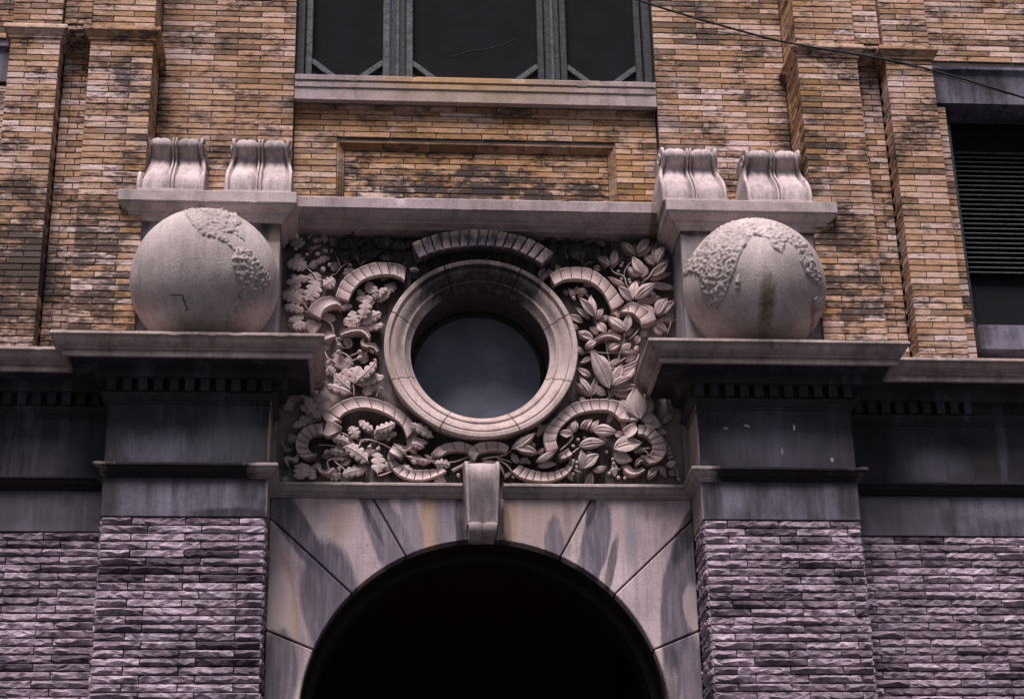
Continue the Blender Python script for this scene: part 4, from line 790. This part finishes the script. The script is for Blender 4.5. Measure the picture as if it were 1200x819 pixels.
def rock_mesh(L, h, seed):
    key = ('rock', round(L / .03), seed)
    if key in _bm: return _bm[key]
    rnd = random.Random(hash((round(L / .03), seed)) & 0xffff)
    nx = max(3, min(10, int(L / .034))); V = []; rows = [0, .10, .36, .86, 1]
    ph = rnd.uniform(0, 50); amp = rnd.uniform(.25, 1.15); rid = rnd.uniform(.28, .66)
    for j, rz in enumerate(rows):
        for i in range(nx + 1):
            x = -L / 2 + L * i / nx
            edge = i in (0, nx)
            rl = noise.noise(Vector((x * 9, ph, 0))); n2 = noise.noise(Vector((x * 31, ph + 9, j * 7.7))); n3 = noise.noise(Vector((x * 22, ph + 30, j * 5.1)))
            if j in (0, 4): y = rnd.uniform(-.003, .003); zz = rz
            else:
                y = -(((0, .006, .021, .014)[j]) * amp * (.5 if edge else 1) + .017 * n2 + .004)
                zz = (rid if j == 2 else rz) + (0, .05, .42, .08)[j] * (rl if j == 2 else n3) + (rnd.uniform(-.06, .06) if j == 2 else 0)
                zz = min(.76, max(.18, zz)) if j == 2 else zz
            V.append((x + (0 if edge else rnd.uniform(-.010, .010)), min(y, 0.002), -h / 2 + h * zz))
    k = nx + 1; F = [(j * k + i, j * k + i + 1, (j + 1) * k + i + 1, (j + 1) * k + i) for j in range(4) for i in range(nx)]
    F = [t_ for q_ in F for t_ in (((q_[0], q_[1], q_[2]), (q_[0], q_[2], q_[3])) if rnd.random() < .5 else ((q_[0], q_[1], q_[3]), (q_[1], q_[2], q_[3])))]
    b0 = len(V); V += [(-L / 2, .08, -h / 2), (L / 2, .08, -h / 2), (L / 2, .08, h / 2), (-L / 2, .08, h / 2)]
    F += [tuple([b0, b0 + 1] + [i for i in range(nx, -1, -1)]), tuple([b0 + 3, b0 + 2] + [4 * k + i for i in range(nx, -1, -1)]),
          tuple([b0, b0 + 3] + [j * k for j in range(4, -1, -1)]), tuple([b0 + 1, b0 + 2] + [j * k + nx for j in range(4, -1, -1)])]
    me = bpy.data.meshes.new('brick'); me.from_pydata(V, [], F)
    bm = bmesh.new(); bm.from_mesh(me); bmesh.ops.recalc_face_normals(bm, faces=bm.faces[:]); bm.to_mesh(me); bm.free()
    me.materials.append(M['rock']); _bm[key] = me; return me
RP, RH = .0571, .0500
def lay_rock(t, x0, x1, ztop, zbot, Y, offs, L=.36, rot=0, org=None):
    k = 0; z = ztop - RP + (RP - RH) / 2
    while z > zbot:
        for a, b in row_cuts(x0, x1, L, offs[k % len(offs)], .0075, .07):
            me = rock_mesh(round((b - a) / .03) * .03, RH, random.randrange(9)); sx = (b - a) / (round((b - a) / .03) * .03)
            m = Matrix.Translation(((a + b) / 2, Y, z + RH / 2)) if not rot else Matrix.Translation((Y, (a + b) / 2, z + RH / 2)) @ Matrix.Rotation(rot, 4, 'Z')
            inst('brick', me, t, m @ Matrix.Diagonal((sx * (-1 if False else 1), 1, 1, 1)))
        z -= RP; k += 1
for s in (-1, 1):
    sn_ = side_name(s)
    path = [(s * 4.7, -.10), (s * PI1, -.10), (s * PI1, -.38), (s * PI0, -.38), (s * PI0, .02)]
    if s > 0: path = path[::-1]
    c = thing('cornice', 'heavy moulded stone cornice with dentils under the %s globe' % sn_, 'cornice', 'entrance cornices')
    sweep('moulding', path, corn, M['cornice_stone'], c)
    sweep('soffit', path, soff, M['frieze_stone'], c)  # soffit and bed take the dark frieze colour as painted under-cornice shade
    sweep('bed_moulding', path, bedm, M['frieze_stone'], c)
    a, b = sorted((s * PI0, s * PI1)); nd = 11
    for i in range(nd):
        x = a - .03 + (i + .5) * (b - a + .06) / nd
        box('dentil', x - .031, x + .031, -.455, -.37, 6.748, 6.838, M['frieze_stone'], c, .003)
    for i in range(4):    # dentils on the pier's inner and outer returns
        y = -.33 + i * .10
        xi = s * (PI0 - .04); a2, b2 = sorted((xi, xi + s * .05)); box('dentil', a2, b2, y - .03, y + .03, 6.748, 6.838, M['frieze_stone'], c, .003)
    for i in range(9):
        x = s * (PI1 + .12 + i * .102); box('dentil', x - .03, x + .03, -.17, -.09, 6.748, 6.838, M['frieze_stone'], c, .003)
    p = thing('stone_pier', 'projecting %s pier of rock-faced mauve stone with sooty frieze block on top' % sn_, 'pier', 'piers flanking the arch')
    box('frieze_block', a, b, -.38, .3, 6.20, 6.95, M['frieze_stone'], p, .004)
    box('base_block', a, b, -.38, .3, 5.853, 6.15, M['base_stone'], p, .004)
    box('pier_core', a + .02, b - .02, -.345, .3, 0, 5.852, M['dark_mortar'], p, 0)
    lay_rock(p, a + .01, b - .01, 5.852, 4.42, -.365, (.16, .28) if s > 0 else (.20, .31))
    # inner and outer return faces
    xi = a if s > 0 else b
    lay_rock(p, -.365, .0, 5.852, 4.42, xi + s * .012, (0, .14), rot=R(-90 if s > 0 else 90))
    xo = b if s > 0 else a
    lay_rock(p, -.365, -.10, 5.852, 4.42, xo - s * .012, (0, .12), rot=R(90 if s > 0 else -90))
    w = thing('stone_wall', 'set-back mauve stone wall beyond the %s pier, below the brick pilasters' % sn_, 'stone wall', 'set-back stone walls')
    a, b = sorted((s * (PI1 - .05), s * 4.7))
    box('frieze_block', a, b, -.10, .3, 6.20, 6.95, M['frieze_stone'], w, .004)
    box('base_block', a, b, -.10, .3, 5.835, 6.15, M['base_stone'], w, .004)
    box('wall_core', a + .02, b - .02, -.065, .3, 0, 5.834, M['dark_mortar'], w, 0)
    a, b = sorted((s * (PI1 + .005), s * 3.95))
    lay_rock(w, a, b, 5.834, 4.42, -.085, (.30, .12) if s > 0 else (.21, .33))

# ================================================================== ARCH
ar = thing('entrance_arch', 'wide semicircular arch of large stained wedge stones over the dark doorway', 'arch')
AC, AR = 4.565, 1.26
def ap(deg, r=AR): return (r * math.cos(R(deg)), AC + r * math.sin(R(deg)))
def vous(name, a0, a1, outer, mat, y0, y1, r=AR, bev=.007, parent=ar):
    n = max(3, int(abs(a1 - a0) / 2.5)); poly = [ap(a0 + (a1 - a0) * i / n, r) for i in range(n + 1)] + list(outer)
    V = [(x, y0, z) for x, z in poly] + [(x, y1, z) for x, z in poly]; k = len(poly)
    F = [tuple(range(k)), tuple(range(k, 2 * k))] + [(i, (i + 1) % k, (i + 1) % k + k, i + k) for i in range(k)]
    o = link_mesh(name, V, F, mat, parent)
    return bevel(o, bev, 1, 30) if bev else o
g_ = .22; XE = 1.492; ZT = 6.128; q = .007
lay_out = [(0, 22, [(XE, 5.172 - q), (XE, AC + q)]), (22, 43.5, [(XE, 5.98 - q), (XE, 5.172 + q)]),
           (43.5, 64.5, [(.775 + q, ZT), (XE, ZT), (XE, 5.98 + q)]), (64.5, 86, [(.13, ZT), (.775 - q, ZT)])]
for s in (-1, 1):
    for (a0, a1, out) in lay_out:
        A0, A1 = (a0 + g_, a1 - g_)
        if s < 0: A0, A1 = 180 - A0, 180 - A1
        vous('voussoir', A0, A1, [(x * s, z) for x, z in out], M['arch_stone'], 0, .10)
    a, b = sorted((s * AR, s * XE)); box('jamb_stone', a, b, .0, .45, 2.3, AC - q, M['arch_stone'], ar, .006)
    box('jamb_stone', a, b, .001, .45, .1, 2.29, M['arch_stone'], ar, .006)
vous('joint_filler', 2, 178, [(-XE, ZT - .01), (XE, ZT - .01)], M['dark_mortar'], .014, .45, AR + .004, 0)
vous('keystone_core', 86.3, 93.7, [(-.125, ZT), (.125, ZT)], M['keystone_stone'], -.01, .45, bev=.004)
ksect = [(0, 0), (.0, .008), (.02, .014), (.10, .014), (.12, .002), (.14, -.002), (.5, .002), (.86, -.002), (.88, .002), (.90, .014), (.98, .014), (1.0, .008), (1.0, 0)]
kp = [(.0, 6.335), (-.09, 6.350), (-.155, 6.335), (-.19, 6.29), (-.195, 6.24), (-.18, 6.16), (-.165, 6.05), (-.155, 5.95), (-.15, 5.885)]
kb = shaped('keystone', kp, ksect, .262, .215, M['keystone_stone'], ar, -.012, .02); kb['label'] = 'tapering scroll keystone with a rolled top and scalloped foot'
fs = [(i / 16, .008 + .007 * abs(math.sin(math.pi * i / 8)) ** .6 - (.006 if i == 8 else 0)) for i in range(17)]
shaped('keystone_foot', [(-.13, 5.895), (-.155, 5.888), (-.165, 5.87), (-.158, 5.84), (-.135, 5.82), (-.08, 5.805)], fs, .205, .175, M['keystone_stone'], kb, -.012, .02)
dw = thing('doorway', 'deep black doorway recess and timber doors under the arch', 'doorway')
V = []; F = []; N = 36
for i in range(N + 1):
    for (r, y) in ((1.262, .101), (1.248, .101), (1.248, .30), (1.20, .31), (1.20, .55), (1.262, .55)): x, z = ap(180 * i / N, r); V.append((x, y, z))
for i in range(N):
    for j in range(6): F.append((i * 6 + j, i * 6 + (j + 1) % 6, i * 6 + 6 + (j + 1) % 6, i * 6 + 6 + j))
auto_smooth(link_mesh('door_surround_shade_lining', V, F, M['door_wood'], dw), 40)  # near-black lining also stands in for shade on the arch's underside
for s in (-1, 1):
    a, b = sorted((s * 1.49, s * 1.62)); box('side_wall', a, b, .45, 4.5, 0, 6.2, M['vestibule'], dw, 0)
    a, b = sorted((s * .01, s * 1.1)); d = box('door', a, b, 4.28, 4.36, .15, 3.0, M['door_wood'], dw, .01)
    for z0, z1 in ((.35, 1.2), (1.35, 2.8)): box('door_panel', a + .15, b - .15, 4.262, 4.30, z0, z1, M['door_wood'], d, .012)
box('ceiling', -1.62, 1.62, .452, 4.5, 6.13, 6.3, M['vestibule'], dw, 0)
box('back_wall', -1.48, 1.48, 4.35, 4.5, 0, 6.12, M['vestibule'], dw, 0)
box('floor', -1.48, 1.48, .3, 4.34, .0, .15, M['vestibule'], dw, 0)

# ================================================================== ROUND WINDOW
ow = thing('round_window', 'round window with moulded stone ring and dusty blue glass in the carved relief', 'window')
OC = 7.26
rp = [(.69, .05), (.706, -.08), (.706, -.098), (.700, -.104), (.672, -.104), (.665, -.096), (.661, -.080), (.652, -.078), (.645, -.084), (.625, -.078), (.600, -.055), (.582, -.032), (.573, -.030), (.568, -.036), (.556, -.034), (.548, -.016), (.535, .010), (.520, .018), (.512, .022), (.510, .03), (.512, .055), (.53, .055)]
for kseg in range(8):
    a0, a1 = 22.5 + 45 * kseg + .35, 67.5 + 45 * kseg - .35
    if kseg in (1, 5): a0 -= 3
    if kseg in (0, 4): a1 -= 3
    V = []; F = []; n = 14; k = len(rp)
    for i in range(n + 1):
        t = R(a0 + (a1 - a0) * i / n)
        for (r, y) in rp: V.append((r * math.cos(t), y, OC + r * math.sin(t)))
    for i in range(n):
        for j in range(k): F.append((i * k + j, i * k + (j + 1) % k, (i + 1) * k + (j + 1) % k, (i + 1) * k + j))
    F.append(tuple(range(k))); F.append(tuple(range(n * k, n * k + k)))
    auto_smooth(link_mesh('frame_stone', V, F, M['ring_stone'], ow), 40)
def ring(name, prof, mat, parent, n=72):
    V = []; F = []; k = len(prof)
    for i in range(n):
        t = 2 * math.pi * i / n
        for (r, y) in prof: V.append((r * math.cos(t), y, OC + r * math.sin(t)))
    for i in range(n):
        for j in range(k): F.append((i * k + j, i * k + (j + 1) % k, ((i + 1) % n) * k + (j + 1) % k, ((i + 1) % n) * k + j))
    return auto_smooth(link_mesh(name, V, F, mat, parent), 40)
ring('reveal', [(.515, .06), (.515, .44), (.68, .44), (.68, .06)], M['reveal_stone'], ow)
ring('sash', [(.514, .40), (.506, .385), (.485, .385), (.478, .40), (.478, .43), (.514, .43)], M['window_wood'], ow)
n = 64
link_mesh('glass_pane', [(.51 * math.cos(2 * math.pi * i / n), y, OC + .51 * math.sin(2 * math.pi * i / n)) for y in (.425, .435) for i in range(n)],
          [tuple(range(n)), tuple(range(n, 2 * n))] + [(i, (i + 1) % n, n + (i + 1) % n, n + i) for i in range(n)], M['oculus_glass'], ow)

# ================================================================== CARVED RELIEF
rel = thing('carved_relief', 'deep carved stone relief of ribbons, oak sprays and laurel sprays around the round window', 'relief')
# background plate with a round hole, gently uneven
GY = .085; V = []; F = []; NA_, NR = 128, 14; X1, Z0, Z1 = 1.47, 6.12, 8.32
for i in range(NA_):
    t = 2 * math.pi * (i + .5) / NA_; c_, s_ = math.cos(t), math.sin(t)
    k = min(X1 / abs(c_), ((Z1 - OC) if s_ > 0 else (OC - Z0)) / abs(s_))
    for j in range(NR + 1):
        r = .66 + (k - .66) * j / NR; x, z = r * c_, OC + r * s_
        V.append((x, GY + (.012 * noise.noise(Vector((x * 5, 3, z * 5))) if 0 < j < NR else 0), z))
for i in range(NA_):
    for j in range(NR): F.append((i * (NR + 1) + j, ((i + 1) % NA_) * (NR + 1) + j, ((i + 1) % NA_) * (NR + 1) + j + 1, i * (NR + 1) + j + 1))
link_mesh('background', V, F, M['relief_ground'], rel, True)
box('backing_block', -1.60, 1.60, .46, .6, 6.12, 8.32, M['mortar'], rel, 0)
for s in (-1, 1):
    a, b = sorted((s * 1.462, s * 1.60)); box('side_stone', a, b, -.01, .459, 6.14, 8.30, M['relief_ground'], rel, 0)

def leaf_mesh(kind, var):
    rnd = random.Random(kind + str(var)); n = 30 if kind == 'oak' else 12
    V = []; F = []; us = (-1, -.62, -.16, 0, .16, .62, 1); bend = (.10, -.10, .05, -.06)[var % 4]; lob = 3.2 + .4 * (var % 3); ph = var * .17
    for i in range(n + 1):
        t = i / n
        if kind == 'oak':
            env = (.50 + .50 * math.sin(math.pi * min(1, t * .80 + .12)))
            pf = lambda q_: abs(math.sin(math.pi * (lob * q_ + ph))) ** .45
            lobL = (.30 + .70 * pf(t)); lobR = (.30 + .70 * pf(t + .06))
            if t < .10: k_ = t / .10; lobL *= k_; lobR *= k_
            if t > .88: e = math.sqrt(max(0, 1 - ((t - .88) / .125) ** 2)); lobL = lobR = .62 * e + .03
        else:
            env = max(.02, math.sin(math.pi * t ** .85) ** .85) if 0 < t < 1 else .02
            lobL = lobR = 1.0
        mz = bend * math.sin(math.pi * t); lift = .25 + .45 * math.sin(math.pi * min(1, t * .8 + .1)) + (.35 * t * t if var % 2 else -.25 * t * t)
        for u in us:
            w = .5 * env * (lobL if u < 0 else lobR)
            au = abs(u); h = lift + (.15 * math.sin(math.pi * min(1, au * .95)) ** .8 if au > 0 else .02) - .22 * au ** 2 * (1 if var % 3 else -.5)
            if au == .16: h = lift + (-.02 if kind == 'laurel' else .04)
            if u == 0: h = lift + .11
            if kind == 'oak':
                h = .7 * lift + .16 * au - .30 * au ** 3
                if u == 0: h += .12
            V.append((t + (.11 * au * (1 - t) if kind == 'oak' else 0), -h, mz + u * w))
    k = 7
    for i in range(n):
        for j in range(k - 1): F.append((i * k + j, i * k + j + 1, (i + 1) * k + j + 1, (i + 1) * k + j))
    # skirt back to the ground
    loop = [i * k for i in range(n + 1)] + [n * k + j for j in range(1, k)] + [i * k + k - 1 for i in range(n - 1, -1, -1)] + [j for j in range(k - 2, 0, -1)]
    b0 = len(V)
    for idx in loop:
        v = V[idx]; V.append((.5 + (v[0] - .5) * .97, v[1] + .20, v[2] * .96))
    for idx in loop:
        v = V[idx]; V.append((.5 + (v[0] - .5) * .55, 1.5, v[2] * .22))
    m = len(loop)
    for i in range(m):
        F.append((loop[i], b0 + i, b0 + (i + 1) % m, loop[(i + 1) % m]))
        F.append((b0 + i, b0 + m + i, b0 + m + (i + 1) % m, b0 + (i + 1) % m))
    me = bpy.data.meshes.new('leaf'); me.from_pydata(V, [], F)
    bm = bmesh.new(); bm.from_mesh(me); bmesh.ops.recalc_face_normals(bm, faces=bm.faces[:])
    for f in bm.faces: f.smooth = True
    for e in bm.edges:
        if len(e.link_faces) == 2 and e.calc_face_angle(0) > R(65): e.smooth = False
    bm.to_mesh(me); bm.free(); me.materials.append(M['relief_stone']); return me
LM = {(k, v): leaf_mesh(k, v) for k in ('oak', 'laurel') for v in range(6)}
def put_leaf(kind, r, i):
    bx, bz, tx, tz, w, lv = r
    L = math.hypot(tx - bx, tz - bz); th = math.atan2(tz - bz, tx - bx)
    Y = GY - (.022, .045, .075, .105)[lv]; dep = (.034 if kind == 'oak' else .034) + .004 * lv
    wk = 1.25 if kind == 'oak' else 1.05
    m = (Matrix.Translation((bx, Y, bz)) @ Matrix.Rotation(-th, 4, 'Y') @ Matrix.Rotation(random.uniform(-.20, .10), 4, 'Z') @ Matrix.Rotation(random.uniform(-.25, .25), 4, 'X')
         @ Matrix.Diagonal((L * 1.06, dep, w * wk, 1)))
    inst('leaf', LM[(kind, i % 6)], rel, m)
for i, r in enumerate(OAK): put_leaf('oak', r, i)
for i, r in enumerate(LAUREL): put_leaf('laurel', r, i)
frnd = random.Random(21); mids = [((r[0] + r[2]) / 2, (r[1] + r[3]) / 2) for r in OAK + LAUREL]; nf = 0
for _ in range(4000):      # small low sprays that fill the gaps of the carving
    x, z = frnd.uniform(-1.42, 1.42), frnd.uniform(6.27, 8.2)
    if math.hypot(x, z - OC) < .80 or (abs(x) < .16 and z < 6.5) or min(math.hypot(x - a, z - b) for a, b in mids) < .085: continue
    a_ = frnd.uniform(0, 6.28); l_ = frnd.uniform(.09, .14); mids.append((x, z)); nf += 1
    put_leaf('oak' if x < 0 else 'laurel', (x - math.cos(a_) * l_ / 2, z - math.sin(a_) * l_ / 2, x + math.cos(a_) * l_ / 2, z + math.sin(a_) * l_ / 2, l_ * (.6 if x < 0 else .42), 0), nf)
    if nf >= 50: break
def lathe_mesh(name, prof, n, mat):
    V = []; F = []; k = len(prof)
    for i in range(n):
        t = 2 * math.pi * i / n
        for (r, z) in prof: V.append((r * math.cos(t), r * math.sin(t), z))
    for i in range(n):
        for j in range(k - 1): F.append((i * k + j, ((i + 1) % n) * k + j, ((i + 1) % n) * k + j + 1, i * k + j + 1))
    me = bpy.data.meshes.new(name); me.from_pydata(V, [], F); me.polygons.foreach_set('use_smooth', [True] * len(F)); me.materials.append(mat); return me
ac_me = lathe_mesh('acorn', [(.001, -.62), (.10, -.60), (.30, -.42), (.40, -.15), (.42, .05), (.50, .06), (.52, .16), (.44, .34), (.25, .46), (.10, .50), (.08, .62), (.001, .62)], 10, M['relief_stone'])
be_me = lathe_mesh('berry', [(.001, -.5), (.25, -.43), (.43, -.25), (.5, 0), (.43, .25), (.25, .43), (.001, .5)], 10, M['relief_stone'])
for i, (x, z, w) in enumerate(ACORNS):
    inst('acorn', ac_me, rel, Matrix.Translation((x, GY - .075, z)) @ Matrix.Rotation(random.uniform(-1.2, 1.2), 4, 'Y') @ Matrix.Rotation(random.uniform(-.5, .3), 4, 'X') @ Matrix.Scale(w * .74, 4))
for (x, z) in BERRIES: inst('berry', be_me, rel, Matrix.Translation((x, GY - .065, z)) @ Matrix.Scale(.026, 4))
for st in STEMS:
    w = max(st[0] * .5, .0045); n = len(st) - 1
    tube('stem', [(p[0], GY - .045 - .035 * math.sin(math.pi * (i + .5) / n), p[1]) for i, p in enumerate(st[1:])], w, M['relief_stone'], rel, 6, .75, 4)
def ribbon(outer, inner, h, ng, gw=.0032):
    N = 6 * max(ng, 1) + 1
    A = resample(spline([Vector(p) for p in outer], 6), N); B = resample(spline([Vector(p) for p in inner], 6), N)
    V = []; F = []; us = (0, .06, .14, .3, .5, .7, .86, .94, 1)
    hs = (.0, .007, .003, -.002, -.004, -.002, .003, .007, .0)
    k = len(us) + 4
    def station(a, b, dz):
        c = len(V); mid = a.lerp(b, .5); V.append((a.lerp(mid, .55).x, GY + .01, a.lerp(mid, .55).y)); V.append((a.x, GY - h + .022, a.y))
        for u, e in zip(us, hs): p = a.lerp(b, u); V.append((p.x, GY - h - e * 1.0 + dz, p.y))
        V.append((b.x, GY - h + .022, b.y)); V.append((b.lerp(mid, .55).x, GY + .01, b.lerp(mid, .55).y)); return c
    prev = None
    for i in range(N):
        f = i / max(N - 1, 1)
        if ng > 1 and i % 6 == 0 and 0 < i < N - 1:       # cut groove between two pleats
            d = (A[i + 1].lerp(B[i + 1], .5) - A[i - 1].lerp(B[i - 1], .5)).normalized() * gw
            seq = [(A[i] - d, B[i] - d, 0), (A[i] - d * .9, B[i] - d * .9, .022), (A[i] + d * .9, B[i] + d * .9, .022), (A[i] + d, B[i] + d, 0)]
        else:
            seq = [(A[i], B[i], -.004 * math.sin(math.pi * (i % 6) / 6) if ng > 1 else -.012 * math.sin(math.pi * f))]
        for (a, b, dz) in seq:
            c = station(a, b, dz)
            if prev is not None:
                for j in range(k - 1): F.append((prev + j, prev + j + 1, c + j + 1, c + j))
            else: F.append(tuple(range(c, c + k)))
            prev = c
    F.append(tuple(range(prev, prev + k)))
    auto_smooth(link_mesh('ribbon', V, F, M['ribbon_stone'], rel), 40)
for r in RIBBONS[:-1]: ribbon(*r)
o_, i_, h_, n_ = RIBBONS[-1]; ribbon(o_, i_, .15, 15, .007)

# ================================================================== CABLES
cpts = [(.55, -1.0, 9.92), (1.2, -1.0, 9.66), (1.904, -1.0, 9.432), (2.293, -1.0, 9.332), (2.974, -1.0, 9.215), (3.503, -1.0, 9.073), (4.3, -1.0, 8.80)]
single(tube('cable', cpts, .0085, M['cable'], None, 8, 1, 4), 'thick black overhead cable crossing in front of the pilasters in the upper right', 'cable')
single(tube('cable', [(1.75, -.8, 9.56), (2.3, -.8, 9.475), (3.0, -.8, 9.345), (3.45, -.8, 9.215), (4.2, -.8, 8.99)], .0035, M['cable'], None, 6, 1, 4),
       'thin dark wire running just beside the thick cable in the upper right', 'cable')
